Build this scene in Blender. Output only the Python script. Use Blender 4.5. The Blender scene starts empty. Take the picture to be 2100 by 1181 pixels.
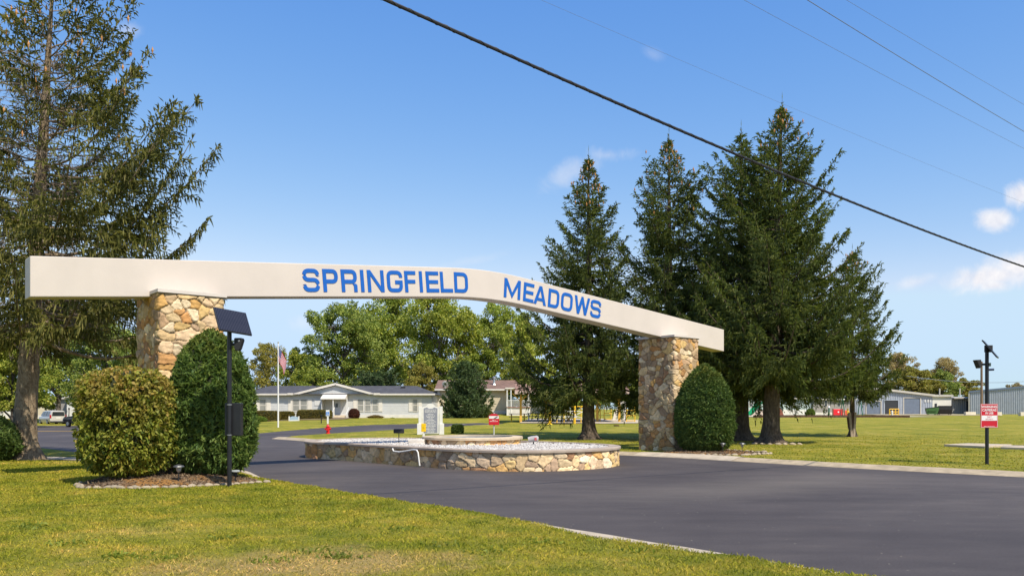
import bpy, math, random
import numpy as np
from mathutils import Vector

sc = bpy.context.scene
COL = sc.collection
F, CX, HY, CAMH = 1700.0, 1050.0, 838.0, 1.7      # photograph scale: focal length in pixels, centre column, horizon row, eye height

# ------------------------------------------------------------------ materials
def new_mat(name):
    m = bpy.data.materials.new(name); m.use_nodes = True
    nt = m.node_tree; nt.nodes.clear()
    out = nt.nodes.new('ShaderNodeOutputMaterial')
    return m, nt, out

def N(nt, t, **kw):
    n = nt.nodes.new(t)
    for k, v in kw.items():
        if k.startswith('i_'):
            n.inputs[k[2:].replace('_', ' ')].default_value = v
        else:
            setattr(n, k, v)
    return n

def ramp(nt, stops, fac=None, interp='LINEAR'):
    r = nt.nodes.new('ShaderNodeValToRGB'); r.color_ramp.interpolation = interp
    els = r.color_ramp.elements
    while len(els) < len(stops): els.new(0.5)
    for e, (p, c) in zip(els, stops):
        e.position = p; e.color = (c[0], c[1], c[2], 1) if len(c) == 3 else c
    if fac is not None: nt.links.new(fac, r.inputs['Fac'])
    return r

def noise(nt, scale, detail=4, rough=.55, vec=None, dims='3D', distortion=0):
    n = nt.nodes.new('ShaderNodeTexNoise'); n.noise_dimensions = dims
    n.inputs['Scale'].default_value = scale; n.inputs['Detail'].default_value = detail
    n.inputs['Roughness'].default_value = rough; n.inputs['Distortion'].default_value = distortion
    if vec is not None: nt.links.new(vec, n.inputs['Vector'])
    return n

def mixc(nt, a, b, fac, mode='MIX'):
    m = nt.nodes.new('ShaderNodeMix'); m.data_type = 'RGBA'; m.blend_type = mode
    for sock, v in ((m.inputs[0], fac), (m.inputs[6], a), (m.inputs[7], b)):
        if hasattr(v, 'is_linked') or hasattr(v, 'links'): nt.links.new(v, sock)
        elif isinstance(v, (int, float)): sock.default_value = v
        else: sock.default_value = (v[0], v[1], v[2], 1)
    return m.outputs[2]

def bump(nt, height, strength=.4, dist=.02):
    b = nt.nodes.new('ShaderNodeBump'); b.inputs['Strength'].default_value = strength
    b.inputs['Distance'].default_value = dist; nt.links.new(height, b.inputs['Height'])
    return b.outputs['Normal']

def obj_co(nt): return nt.nodes.new('ShaderNodeTexCoord').outputs['Object']
def geo_pos(nt): return nt.nodes.new('ShaderNodeNewGeometry').outputs['Position']

def mat(name, col, rough=.6, var=.12, vscale=6, bumps=.0, bscale=40, metal=0, spec=.4, coat=0, rampcols=None):
    """painted / plain solid with slight colour unevenness and optional grain"""
    m, nt, out = new_mat(name)
    p = N(nt, 'ShaderNodeBsdfPrincipled')
    p.inputs['Roughness'].default_value = rough; p.inputs['Metallic'].default_value = metal
    p.inputs['Specular IOR Level'].default_value = spec; p.inputs['Coat Weight'].default_value = coat
    co = obj_co(nt)
    n = noise(nt, vscale, 5, .6, co)
    if rampcols: r = ramp(nt, rampcols, n.outputs['Fac'])
    else:
        lo = [max(0, c*(1-var)) for c in col]; hi = [min(1, c*(1+var)) for c in col]
        r = ramp(nt, [(.3, lo), (.7, hi)], n.outputs['Fac'])
    nt.links.new(r.outputs[0], p.inputs['Base Color'])
    if bumps:
        b = noise(nt, bscale, 4, .6, co)
        nt.links.new(bump(nt, b.outputs['Fac'], bumps, .02), p.inputs['Normal'])
    nt.links.new(p.outputs[0], out.inputs[0])
    return m

def leaf_mat(name, cols, trans=.3, clump=.35, cscale=.8, rough=.55, zramp=None):
    """foliage: colour varies leaf by leaf and clump by clump"""
    m, nt, out = new_mat(name)
    g = N(nt, 'ShaderNodeNewGeometry')
    k = len(cols)
    r = ramp(nt, [(i/(k-1), c) for i, c in enumerate(cols)], g.outputs['Random Per Island'])
    co = obj_co(nt)
    n = noise(nt, cscale, 3, .6, co)
    v = ramp(nt, [(.25, (1-clump,)*3), (.75, (1+clump, 1+clump, 1+clump*.6))], n.outputs['Fac'])
    c = mixc(nt, r.outputs[0], v.outputs[0], 1.0, 'MULTIPLY')
    if zramp:                                    # (z0, z1, colour): turning colour towards the top, where the new growth is
        sx = N(nt, 'ShaderNodeSeparateXYZ'); nt.links.new(co, sx.inputs[0])
        mr = N(nt, 'ShaderNodeMapRange'); nt.links.new(sx.outputs[2], mr.inputs[0])
        mr.inputs[1].default_value = zramp[0]; mr.inputs[2].default_value = zramp[1]
        n2 = noise(nt, 3.5, 4, .7, co)
        mu = N(nt, 'ShaderNodeMath', operation='MULTIPLY'); nt.links.new(mr.outputs[0], mu.inputs[0])
        r2 = ramp(nt, [(.42, (0, 0, 0)), (.62, (1, 1, 1))], n2.outputs['Fac'])
        nt.links.new(r2.outputs[0], mu.inputs[1])
        c = mixc(nt, c, zramp[2], mu.outputs[0])
    d = N(nt, 'ShaderNodeBsdfPrincipled'); d.inputs['Roughness'].default_value = rough
    d.inputs['Specular IOR Level'].default_value = .25
    t = N(nt, 'ShaderNodeBsdfTranslucent')
    nt.links.new(c, d.inputs['Base Color'])
    tc = mixc(nt, c, (1.25, 1.35, .6), 1.0, 'MULTIPLY'); nt.links.new(tc, t.inputs['Color'])
    mx = N(nt, 'ShaderNodeMixShader'); mx.inputs[0].default_value = trans
    nt.links.new(d.outputs[0], mx.inputs[1]); nt.links.new(t.outputs[0], mx.inputs[2])
    nt.links.new(mx.outputs[0], out.inputs[0])
    return m

def attr_mat(name, attr, rough=.8, bumps=.5, bscale=60, nvar=.25):
    m, nt, out = new_mat(name)
    a = N(nt, 'ShaderNodeAttribute', attribute_name=attr)
    co = obj_co(nt)
    n = noise(nt, 9, 6, .65, co)
    v = ramp(nt, [(.3, (1-nvar,)*3), (.7, (1+nvar,)*3)], n.outputs['Fac'])
    c = mixc(nt, a.outputs['Color'], v.outputs[0], 1.0, 'MULTIPLY')
    p = N(nt, 'ShaderNodeBsdfPrincipled'); p.inputs['Roughness'].default_value = rough
    p.inputs['Specular IOR Level'].default_value = .2
    nt.links.new(c, p.inputs['Base Color'])
    b = noise(nt, bscale, 5, .65, co)
    nt.links.new(bump(nt, b.outputs['Fac'], bumps, .015), p.inputs['Normal'])
    nt.links.new(p.outputs[0], out.inputs[0])
    return m

# ------------------------------------------------------------------ objects
def thing(name, label, cat, loc=(0, 0, 0), rot=0, group=None):
    o = bpy.data.objects.new(name, None); COL.objects.link(o)
    o.empty_display_size = .2
    o.location = loc; o.rotation_euler = (0, 0, rot)
    return tag(o, label, cat, group)

def tag(o, label=None, cat=None, group=None, kind=None):
    if label: o['label'] = label
    if cat: o['category'] = cat
    if group: o['group'] = group
    if kind: o['kind'] = kind
    return o

def link(name, me, m=None, parent=None):
    o = bpy.data.objects.new(name, me); COL.objects.link(o)
    for x in (m if isinstance(m, (list, tuple)) else [m]):
        if x is not None: me.materials.append(x)
    if parent is not None: o.parent = parent
    return o

def np_mesh(name, V, Fs, smooth=False, mi=None):
    """V (n,3); Fs one (m,k) array or a list of them"""
    me = bpy.data.meshes.new(name)
    Fs = [np.asarray(f) for f in (Fs if isinstance(Fs, list) else [Fs]) if len(f)]
    V = np.asarray(V, dtype=np.float32)
    me.vertices.add(len(V)); me.vertices.foreach_set('co', V.ravel())
    lv = np.concatenate([f.ravel() for f in Fs]).astype(np.int32)
    tot = np.concatenate([np.full(len(f), f.shape[1], dtype=np.int32) for f in Fs])
    st = np.concatenate([[0], np.cumsum(tot)[:-1]]).astype(np.int32)
    me.loops.add(len(lv)); me.loops.foreach_set('vertex_index', lv)
    me.polygons.add(len(tot)); me.polygons.foreach_set('loop_start', st)
    me.polygons.foreach_set('loop_total', tot)
    if mi is not None: me.polygons.foreach_set('material_index', np.asarray(mi, dtype=np.int32))
    me.polygons.foreach_set('use_smooth', np.full(len(tot), smooth))
    me.update(calc_edges=True); me.validate()
    return me

def dup(root, loc, rot=None, scale=None, label=None, group=None, mats=None):
    """a copy of a thing with copies of its parts and sub-parts"""
    r = root.copy(); COL.objects.link(r); r.location = loc
    if rot is not None: r.rotation_euler = (0, 0, rot)
    if scale is not None: r.scale = (scale,)*3 if isinstance(scale, (int, float)) else scale
    if label: r['label'] = label
    if group: r['group'] = group
    for ch in list(root.children):
        c = ch.copy(); COL.objects.link(c); c.parent = r
        for g in list(ch.children):
            d = g.copy(); COL.objects.link(d); d.parent = c
        if mats and c.name.split('.')[0] in mats:
            c.material_slots[0].link = 'OBJECT'; c.material_slots[0].material = mats[c.name.split('.')[0]]
    return r

class MB:
    def __init__(s): s.v = []; s.f = []
    def add(s, vs, fs):
        b = len(s.v); s.v += [tuple(map(float, v)) for v in vs]; s.f += [tuple(b+i for i in f) for f in fs]; return s
    def box(s, x0, x1, y0, y1, z0, z1):
        return s.add([(x0,y0,z0),(x1,y0,z0),(x1,y1,z0),(x0,y1,z0),(x0,y0,z1),(x1,y0,z1),(x1,y1,z1),(x0,y1,z1)],
                     [(0,3,2,1),(4,5,6,7),(0,1,5,4),(1,2,6,5),(2,3,7,6),(3,0,4,7)])
    def bar(s, p, q, w, h, up=(0,0,1)):
        p, q = Vector(p), Vector(q); d = (q-p).normalized(); u = Vector(up)
        if abs(d.dot(u)) > .95: u = Vector((1, 0, 0))
        a = d.cross(u).normalized()*(w/2); b = a.cross(d).normalized()*(h/2)
        vs = [p-a-b, p+a-b, p+a+b, p-a+b, q-a-b, q+a-b, q+a+b, q-a+b]
        return s.add(vs, [(0,3,2,1),(4,5,6,7),(0,1,5,4),(1,2,6,5),(2,3,7,6),(3,0,4,7)])
    def tube(s, pts, rad, n=8, cap=True):
        pts = [Vector(p) for p in pts]
        if isinstance(rad, (int, float)): rad = [rad]*len(pts)
        rings = []; a = None
        for i, p in enumerate(pts):
            d = (pts[min(i+1, len(pts)-1)]-pts[max(i-1, 0)]).normalized()
            if a is None:
                u = Vector((0, 0, 1)) if abs(d.z) < .9 else Vector((1, 0, 0)); a = d.cross(u).normalized()
            else:
                a = (a-d*a.dot(d)).normalized()
            b = d.cross(a)
            rings.append([p+(a*math.cos(2*math.pi*k/n)+b*math.sin(2*math.pi*k/n))*rad[i] for k in range(n)])
        vs = [v for r in rings for v in r]; fs = []
        for i in range(len(rings)-1):
            for k in range(n):
                fs.append((i*n+k, i*n+(k+1) % n, (i+1)*n+(k+1) % n, (i+1)*n+k))
        if cap: fs += [tuple(range(n-1, -1, -1)), tuple((len(rings)-1)*n+k for k in range(n))]
        return s.add(vs, fs)
    def prism(s, poly, d0, d1, plane='xz'):
        """polygon (a,b) extruded from d0 to d1 along the third axis"""
        n = len(poly)
        f = {'xz': lambda a, b, d: (a, d, b), 'xy': lambda a, b, d: (a, b, d), 'yz': lambda a, b, d: (d, a, b)}[plane]
        vs = [f(a, b, d0) for a, b in poly]+[f(a, b, d1) for a, b in poly]
        return s.add(vs, [tuple(range(n)), tuple(range(2*n-1, n-1, -1))]+[(i, n+i, n+(i+1) % n, (i+1) % n) for i in range(n)])
    def lathe(s, prof, c=(0, 0, 0), n=20):
        vs = []; fs = []
        for r, z in prof:
            vs += [(c[0]+r*math.cos(2*math.pi*k/n), c[1]+r*math.sin(2*math.pi*k/n), c[2]+z) for k in range(n)]
        for i in range(len(prof)-1):
            for k in range(n): fs.append((i*n+k, i*n+(k+1) % n, (i+1)*n+(k+1) % n, (i+1)*n+k))
        fs += [tuple(range(n-1, -1, -1)), tuple((len(prof)-1)*n+k for k in range(n))]
        return s.add(vs, fs)
    def build(s, name, m, parent=None, smooth=False, bevel=0):
        me = bpy.data.meshes.new(name); me.from_pydata(s.v, [], s.f)
        import bmesh
        b = bmesh.new(); b.from_mesh(me); bmesh.ops.recalc_face_normals(b, faces=b.faces); b.to_mesh(me); b.free()
        if smooth:
            me.polygons.foreach_set('use_smooth', [True]*len(me.polygons))
            me.set_sharp_from_angle(angle=math.radians(38))
        o = link(name, me, m, parent)
        if bevel:
            bv = o.modifiers.new('edge', 'BEVEL'); bv.width = bevel; bv.segments = 2; bv.limit_method = 'ANGLE'
        return o

def kites(P, D, L, Wd, rng, cross=True, bend=0.0, mid=.45):
    """leaf-sized kite faces: base P, unit direction D, length L, half width Wd"""
    n = len(P); R = rng.normal(size=(n, 3)); S = np.cross(D, R); S /= np.linalg.norm(S, axis=1)[:, None]+1e-9
    L = np.broadcast_to(L, n)[:, None]; Wd = np.broadcast_to(Wd, n)[:, None]
    out = []
    for q in range(2 if cross else 1):
        S2 = S if q == 0 else np.cross(D, S)
        M = P+D*L*mid
        T = P+D*L+np.array([0, 0, -1.])*bend*L
        out.append(np.stack([P, M+S2*Wd, T, M-S2*Wd], axis=1))
    V = np.concatenate(out).reshape(-1, 3)
    return V, np.arange(len(V)).reshape(-1, 4)

def unit(a): return a/(np.linalg.norm(a, axis=-1, keepdims=True)+1e-9)

# ------------------------------------------------------------------ value noise for shaping (python side)
def vnoise(x, y, seed=0):
    xi = np.floor(x).astype(np.int64); yi = np.floor(y).astype(np.int64); fx = x-xi; fy = y-yi
    fx = fx*fx*(3-2*fx); fy = fy*fy*(3-2*fy)
    def h(a, b):
        k = (a*374761393+b*668265263+seed*1442695041) & 0x7fffffff
        k = ((k ^ (k >> 13))*1274126177) & 0x7fffffff
        return ((k ^ (k >> 16)) & 0xffff)/65535.0
    return (h(xi, yi)*(1-fx)+h(xi+1, yi)*fx)*(1-fy)+(h(xi, yi+1)*(1-fx)+h(xi+1, yi+1)*fx)*fy

def fbm(x, y, seed=0, o=4):
    s = 0; a = .5
    for i in range(o): s = s+a*vnoise(x*2**i, y*2**i, seed+i); a *= .5
    return s
# ================================================================== terrain
def S(a, b, x):
    t = np.clip((np.asarray(x, float)-a)/(b-a), 0, 1); return t*t*(3-2*t)

def gz(x, y):
    """height of the paved level"""
    x = np.asarray(x, float); y = np.asarray(y, float)
    w = S(-36, -20, x)
    z = w*.56*np.clip((y-45)/52, 0, 1)-(1-w)*.0043*np.clip(y-45, 0, 100)
    z = z+(1-w)*.45*S(108, 125, y)
    return z+.42*S(98, 106, y)*S(-14, -9, x)*(1-S(6, 14, x))

DRIVE = [(40, -34), (20, -11), (10, .55), (3.37, 8.43), (2.92, 9.03), (2.33, 9.8), (1.56, 10.7), (.56, 11.94), (-1.26, 14.2), (-2.68, 15.8),
         (-4.97, 18.6), (-6.0, 19.9), (-6.75, 21.6), (-8.6, 25), (-11, 27.6), (-15.2, 30.4), (-20.7, 36), (-30, 44), (-50, 52), (-90, 60),
         (-90, 118), (-70, 113), (-55, 95), (-47, 93), (-38, 90), (-30, 75), (-22, 60), (-16.6, 53), (-15.9, 58.6), (-14.7, 65.3), (-12.3, 72.4),
         (-8.5, 76.2), (-3.2, 78.2), (-1, 77.5), (-.5, 75.5), (-2.0, 71.5), (-7, 62.6), (-9.55, 56), (-11.9, 51.5), (-13.3, 47.6), (-13.5, 46.6),
         (-12.6, 45.6), (-12.1, 45.2), (-10.2, 42.5), (-6, 38.3), (-1, 34.4), (2.4, 31.9), (4.4, 30.1), (5.84, 28.7), (7.15, 27), (9.7, 23.8), (12.75, 20.6), (30, 3), (64, -34)]

def seg_sd(poly, x, y, closed=True):
    P = np.array(poly, float); Q = np.roll(P, -1, axis=0)
    if not closed: P, Q = P[:-1], Q[:-1]
    d2 = np.full(x.shape, 1e18); ins = np.zeros(x.shape, bool)
    for (ax, ay), (bx, by) in zip(P, Q):
        ex, ey = bx-ax, by-ay
        t = np.clip(((x-ax)*ex+(y-ay)*ey)/(ex*ex+ey*ey+1e-12), 0, 1)
        d2 = np.minimum(d2, (x-ax-t*ex)**2+(y-ay-t*ey)**2)
        if closed:
            c = ((ay > y) != (by > y)) & (x < (bx-ax)*(y-ay)/(by-ay+1e-12)+ax); ins ^= c
    d = np.sqrt(d2)
    return np.where(ins, -d, d) if closed else d

BED_L = [(-8.95, 17.15), (-8.6, 16.6), (-8.2, 16.45), (-7.3, 16.55), (-6.5, 16.95), (-5.95, 17.5), (-5.55, 18.0), (-5.75, 18.75), (-6.6, 19.8), (-7.0, 20.6), (-8.6, 21.6), (-9.6, 20.0), (-9.35, 18.2)]
BED_R = [(5.3, 30.0), (6.4, 28.95), (7.2, 28.55), (7.9, 28.5), (8.5, 29.0), (9.3, 29.6), (8.9, 30.4), (8.4, 31.4), (7.5, 32.4), (6.3, 32.0)]
NEAR_EDGE = DRIVE[2:14]
RIGHT_EDGE = DRIVE[40:54]

def lawn_h(x, y):
    """height of the turf: sinks under the paving, stands a little above it elsewhere"""
    x = np.asarray(x, float); y = np.asarray(y, float)
    sd = seg_sd(DRIVE, x, y)
    right = (seg_sd(RIGHT_EDGE, x, y, False) < 3) & (y < 48)
    n = fbm(x*1.7, y*1.7, 3)-.47
    near = (y < 21) & (x < 6) & (seg_sd(NEAR_EDGE, x, y, False) < 3)
    kerbgap = .30*S(.35, 1.0, x)*(1-S(2.0, 2.7, x))
    off = np.where(right, .42, np.where(near, .02+kerbgap+n*.35, .1))
    k = np.clip((sd-off)*.35, -.07, .10)
    und = np.where(sd > .6, (fbm(x*.25, y*.25, 9)-.47)*.12*np.clip((sd-.6)/3, 0, 1), 0)
    z = gz(x, y)+k+und
    b = seg_sd(BED_L, x, y)
    z = z+.13*S(0, 1.1, -b)
    b = seg_sd(BED_R, x, y)
    return z+.06*S(0, .8, -b)

def G(x, y): return float(lawn_h(np.array([x]), np.array([y]))[0])
def RZ(x, y): return float(gz(np.array([x]), np.array([y]))[0])
def at(px, d): return (px-CX)/F*d
def zat(py, d): return CAMH+(HY-py)*d/F

def grid_mesh(name, xs, ys, hf):
    X, Y = np.meshgrid(xs, ys); Z = hf(X.ravel(), Y.ravel())
    V = np.stack([X.ravel(), Y.ravel(), Z], axis=1)
    nx, ny = len(xs), len(ys); i = np.arange(nx-1); j = np.arange(ny-1); I, J = np.meshgrid(i, j)
    a = (J*nx+I).ravel()
    return np_mesh(name, V, np.stack([a, a+1, a+nx+1, a+nx], axis=1), True)

def lines(lo, hi, fine0, fine1, step, growth):
    v = list(np.arange(fine0, fine1+1e-6, step)); s = step; x = v[-1]
    while x < hi: s *= growth; x += s; v.append(x)
    s = step; x = v[0]
    while x > lo: s *= growth; x -= s; v.insert(0, x)
    return np.array(v)

# -- grass colour: yellow green turf with straw and deep green patches, worn dry spot at the near edge
def grass_nodes(nt, blades=False):
    pos = geo_pos(nt)
    n1 = noise(nt, .33, 5, .62, pos); n2 = noise(nt, 1.5, 6, .72, pos); n3 = noise(nt, 40, 3, .6, pos)
    base = ramp(nt, [(.28, (.17, .175, .026)), (.43, (.275, .26, .032)), (.57, (.355, .305, .044)), (.72, (.46, .36, .10))], n1.outputs['Fac'])
    mid = ramp(nt, [(.30, (.46, .60, .5)), (.45, (.88, .95, .9)), (.55, (1.05, 1.03, 1)), (.70, (1.40, 1.18, 1.5))], n2.outputs['Fac'])
    c = mixc(nt, base.outputs[0], mid.outputs[0], 1.0, 'MULTIPLY')
    # bare straw-coloured patch by the camera
    vm = N(nt, 'ShaderNodeVectorMath', operation='SUBTRACT'); nt.links.new(pos, vm.inputs[0]); vm.inputs[1].default_value = (-2.1, 8.6, 0)
    sc_ = N(nt, 'ShaderNodeVectorMath', operation='MULTIPLY'); nt.links.new(vm.outputs[0], sc_.inputs[0]); sc_.inputs[1].default_value = (.42, .8, 0)
    ln = N(nt, 'ShaderNodeVectorMath', operation='LENGTH'); nt.links.new(sc_.outputs[0], ln.inputs[0])
    n4 = noise(nt, 1.3, 5, .7, pos)
    ad = N(nt, 'ShaderNodeMath', operation='ADD'); nt.links.new(ln.outputs['Value'], ad.inputs[0])
    mm = N(nt, 'ShaderNodeMath', operation='MULTIPLY'); nt.links.new(n4.outputs['Fac'], mm.inputs[0]); mm.inputs[1].default_value = 2.1
    nt.links.new(mm.outputs[0], ad.inputs[1])
    pr = ramp(nt, [(.66, (.9, .9, .9)), (1.02, (0, 0, 0))], None)
    dv = N(nt, 'ShaderNodeMath', operation='DIVIDE'); nt.links.new(ad.outputs[0], dv.inputs[0]); dv.inputs[1].default_value = 2.0
    nt.links.new(dv.outputs[0], pr.inputs['Fac'])
    c = mixc(nt, c, (.50, .35, .13), pr.outputs[0])
    return c, n3

def make_grass_mats():
    m, nt, out = new_mat('turf'); c, n3 = grass_nodes(nt)
    c = mixc(nt, c, ramp(nt, [(.3, (.6, .62, .6)), (.7, (1.25, 1.22, 1.2))], n3.outputs['Fac']).outputs[0], 1.0, 'MULTIPLY')
    p = N(nt, 'ShaderNodeBsdfPrincipled'); p.inputs['Roughness'].default_value = .9; p.inputs['Specular IOR Level'].default_value = .1
    nt.links.new(c, p.inputs['Base Color'])
    nb = noise(nt, 55, 5, .7, geo_pos(nt)); nt.links.new(bump(nt, nb.outputs['Fac'], .9, .05), p.inputs['Normal'])
    nt.links.new(p.outputs[0], out.inputs[0])
    m2, nt, out = new_mat('grass_blades'); c, n3 = grass_nodes(nt)
    g = N(nt, 'ShaderNodeNewGeometry')
    r = ramp(nt, [(0, (.42, .52, .4)), (.3, (.9, .98, .85)), (.6, (1.25, 1.25, 1.0)), (.85, (1.45, 1.4, 1.3)), (1, (1.9, 1.6, 2.2))], g.outputs['Random Per Island'])
    c = mixc(nt, c, r.outputs[0], 1.0, 'MULTIPLY')
    d = N(nt, 'ShaderNodeBsdfDiffuse'); t = N(nt, 'ShaderNodeBsdfTranslucent'); mx = N(nt, 'ShaderNodeMixShader'); mx.inputs[0].default_value = .3
    nt.links.new(c, d.inputs[0]); nt.links.new(c, t.inputs[0]); nt.links.new(d.outputs[0], mx.inputs[1]); nt.links.new(t.outputs[0], mx.inputs[2])
    nt.links.new(mx.outputs[0], out.inputs[0])
    return m, m2
TURF, BLADE = make_grass_mats()

xs = lines(-2600, 2600, -24, 20, .22, 1.06); ys = lines(-120, 3000, 6, 48, .22, 1.045)
tag(link('ground', grid_mesh('ground', xs, ys, lawn_h), TURF), kind='structure')

# -- asphalt
def asphalt():
    m, nt, out = new_mat('asphalt'); pos = geo_pos(nt)
    n1 = noise(nt, .16, 5, .6, pos, distortion=.6); n2 = noise(nt, 45, 6, .8, pos); n3 = noise(nt, 2.2, 8, .75, pos)
    mp = N(nt, 'ShaderNodeMapping'); mp.inputs['Rotation'].default_value = (0, 0, math.radians(50)); mp.inputs['Scale'].default_value = (.5, 2.0, 1)
    nt.links.new(pos, mp.inputs['Vector']); n5 = noise(nt, .8, 5, .65, mp.outputs[0])
    a = ramp(nt, [(.30, (.059, .049, .0475)), (.5, (.080, .067, .063)), (.72, (.118, .098, .087))], n1.outputs['Fac'])
    b = ramp(nt, [(.32, (.62, .62, .63)), (.5, (1, 1, 1)), (.68, (1.45, 1.43, 1.4))], n2.outputs['Fac'])
    c = mixc(nt, a.outputs[0], b.outputs[0], 1.0, 'MULTIPLY')
    k = ramp(nt, [(.36, (.84, .84, .85)), (.55, (1, 1, 1)), (.72, (1.16, 1.14, 1.11))], n5.outputs['Fac'])
    c = mixc(nt, c, k.outputs[0], 1.0, 'MULTIPLY')
    sp = ramp(nt, [(.64, (0, 0, 0)), (.72, (.75, .75, .75))], n3.outputs['Fac'])          # pale scuffs and grit
    c = mixc(nt, c, (.19, .165, .13), sp.outputs[0])
    v = N(nt, 'ShaderNodeTexVoronoi', feature='F1'); v.inputs['Scale'].default_value = 5.5; nt.links.new(pos, v.inputs['Vector'])
    vr = ramp(nt, [(.045, (1, 1, 1)), (.075, (0, 0, 0))], v.outputs['Distance'])
    vc = N(nt, 'ShaderNodeSeparateColor'); nt.links.new(v.outputs['Color'], vc.inputs[0])
    vt = ramp(nt, [(.62, (0, 0, 0)), (.63, (1, 1, 1))], vc.outputs[0])
    sp2 = N(nt, 'ShaderNodeMath', operation='MULTIPLY'); nt.links.new(vr.outputs[0], sp2.inputs[0]); nt.links.new(vt.outputs[0], sp2.inputs[1])
    c = mixc(nt, c, (.42, .37, .27), sp2.outputs[0])                                   # bits of leaf and straw lying on it
    # worn, gritty stretch where traffic turns in
    mw = N(nt, 'ShaderNodeMapping', vector_type='TEXTURE'); mw.inputs['Location'].default_value = (5.4, 18.2, 0); mw.inputs['Rotation'].default_value = (0, 0, math.radians(38)); mw.inputs['Scale'].default_value = (6.5, 2.1, 1)
    nt.links.new(pos, mw.inputs['Vector']); lw = N(nt, 'ShaderNodeVectorMath', operation='LENGTH'); nt.links.new(mw.outputs[0], lw.inputs[0])
    n6 = noise(nt, 1.4, 7, .75, mp.outputs[0]); aw = N(nt, 'ShaderNodeMath', operation='MULTIPLY_ADD'); nt.links.new(n6.outputs['Fac'], aw.inputs[0]); aw.inputs[1].default_value = 1.5; nt.links.new(lw.outputs['Value'], aw.inputs[2])
    dw = N(nt, 'ShaderNodeMath', operation='MULTIPLY'); nt.links.new(aw.outputs[0], dw.inputs[0]); dw.inputs[1].default_value = .5
    wr = ramp(nt, [(.42, (.5, .5, .5)), (.86, (0, 0, 0))], dw.outputs[0]); c = mixc(nt, c, (.16, .135, .11), wr.outputs[0])
    p = N(nt, 'ShaderNodeBsdfPrincipled'); p.inputs['Roughness'].default_value = .82; p.inputs['Specular IOR Level'].default_value = .3
    nt.links.new(c, p.inputs['Base Color'])
    nb = noise(nt, 170, 3, .7, pos); nt.links.new(bump(nt, nb.outputs['Fac'], .5, .012), p.inputs['Normal'])
    nt.links.new(p.outputs[0], out.inputs[0]); return m
ASPH = asphalt()

def sheet(name, poly, m, dz=0.0, step=1.0, hf=gz, pad=.6, kind='structure', fine=None):
    """sheet over a polygon, cut from a grid (its rim is hidden under turf or kerb unless pad = 0)"""
    P = np.array(poly); x0, y0 = P.min(0)-pad; x1, y1 = P.max(0)+pad
    import bmesh
    b = bmesh.new()
    if pad == 0:
        f = b.faces.new([b.verts.new((p[0], p[1], 0)) for p in poly])
        bmesh.ops.triangulate(b, faces=[f])
        for ax, lo, hi in ((0, x0, x1), (1, y0, y1)):
            k = math.ceil(lo/step)*step
            while k < hi:
                co = [0, 0, 0]; no = [0, 0, 0]; co[ax] = k; no[ax] = 1
                bmesh.ops.bisect_plane(b, geom=b.verts[:]+b.edges[:]+b.faces[:], plane_co=co, plane_no=no, dist=1e-5)
                k += step
        V = np.array([v.co[:] for v in b.verts]); z = hf(V[:, 0], V[:, 1])+dz
        for v, q in zip(b.verts, z): v.co.z = q
        bmesh.ops.recalc_face_normals(b, faces=b.faces)
        for f in b.faces:
            if f.normal.z < 0: f.normal_flip()
        me = bpy.data.meshes.new(name); b.to_mesh(me); b.free()
    else:
        xs = np.arange(x0, x1+step, step); ys = np.arange(y0, y1+step, step)
        X, Y = np.meshgrid(xs, ys); sd = seg_sd(poly, X.ravel(), Y.ravel()).reshape(X.shape)
        keep = (sd[:-1, :-1] < pad+step) & (sd[1:, 1:] < pad+step) & (sd[:-1, 1:] < pad+step) & (sd[1:, :-1] < pad+step)
        V = np.stack([X.ravel(), Y.ravel(), hf(X.ravel(), Y.ravel())+dz], axis=1)
        nx = len(xs); J, I = np.nonzero(keep); a = J*nx+I
        me = np_mesh(name, V, np.stack([a, a+1, a+nx+1, a+nx], axis=1), True); b.free()
    return tag(link(name, me, m), kind=kind)
sheet('road', DRIVE, ASPH, 0, 1.0)

# -- kerbs
CONC = mat('concrete', (.42, .33, .215), .9, .25, 3, .5, 60)
CONC2 = mat('pale_concrete', (.50, .41, .295), .9, .18, 3, .4, 60)
def offset_line(line, k):
    P = [Vector((a, b, 0)) for a, b in line]; out = []
    for i, p in enumerate(P):
        d = (P[min(i+1, len(P)-1)]-P[max(i-1, 0)]).normalized(); out.append((p.x-d.y*k, p.y+d.x*k))
    return out
def resample(line, step):
    out = []
    for (a, b), (c, d) in zip(line[:-1], line[1:]):
        n = max(1, int(math.hypot(c-a, d-b)/step))
        out += [(a+(c-a)*i/n, b+(d-b)*i/n) for i in range(n)]
    return out+[line[-1]]
def smooth_line(line, step=.35, it=3):
    L = resample(line, step); P = np.array(L)
    for _ in range(it): P[1:-1] = (P[:-2]+2*P[1:-1]+P[2:])/4
    return [tuple(p) for p in P]
def kerb(name, line, prof, m, side):
    L = smooth_line(line); V = []; Fc = []; n = len(prof)
    rr = [offset_line(L, side*o) for o, z in prof]
    for i in range(len(L)):
        for q, (o, z) in enumerate(prof):
            x, y = rr[q][i]; V.append((x, y, RZ(L[i][0], L[i][1])+z+.004*math.sin(i*1.7+q)))
    for i in range(len(L)-1):
        for q in range(n-1): Fc.append((i*n+q, i*n+q+1, (i+1)*n+q+1, (i+1)*n+q))
    return tag(link(name, np_mesh(name, V, np.array(Fc), True), m), kind='structure')
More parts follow.
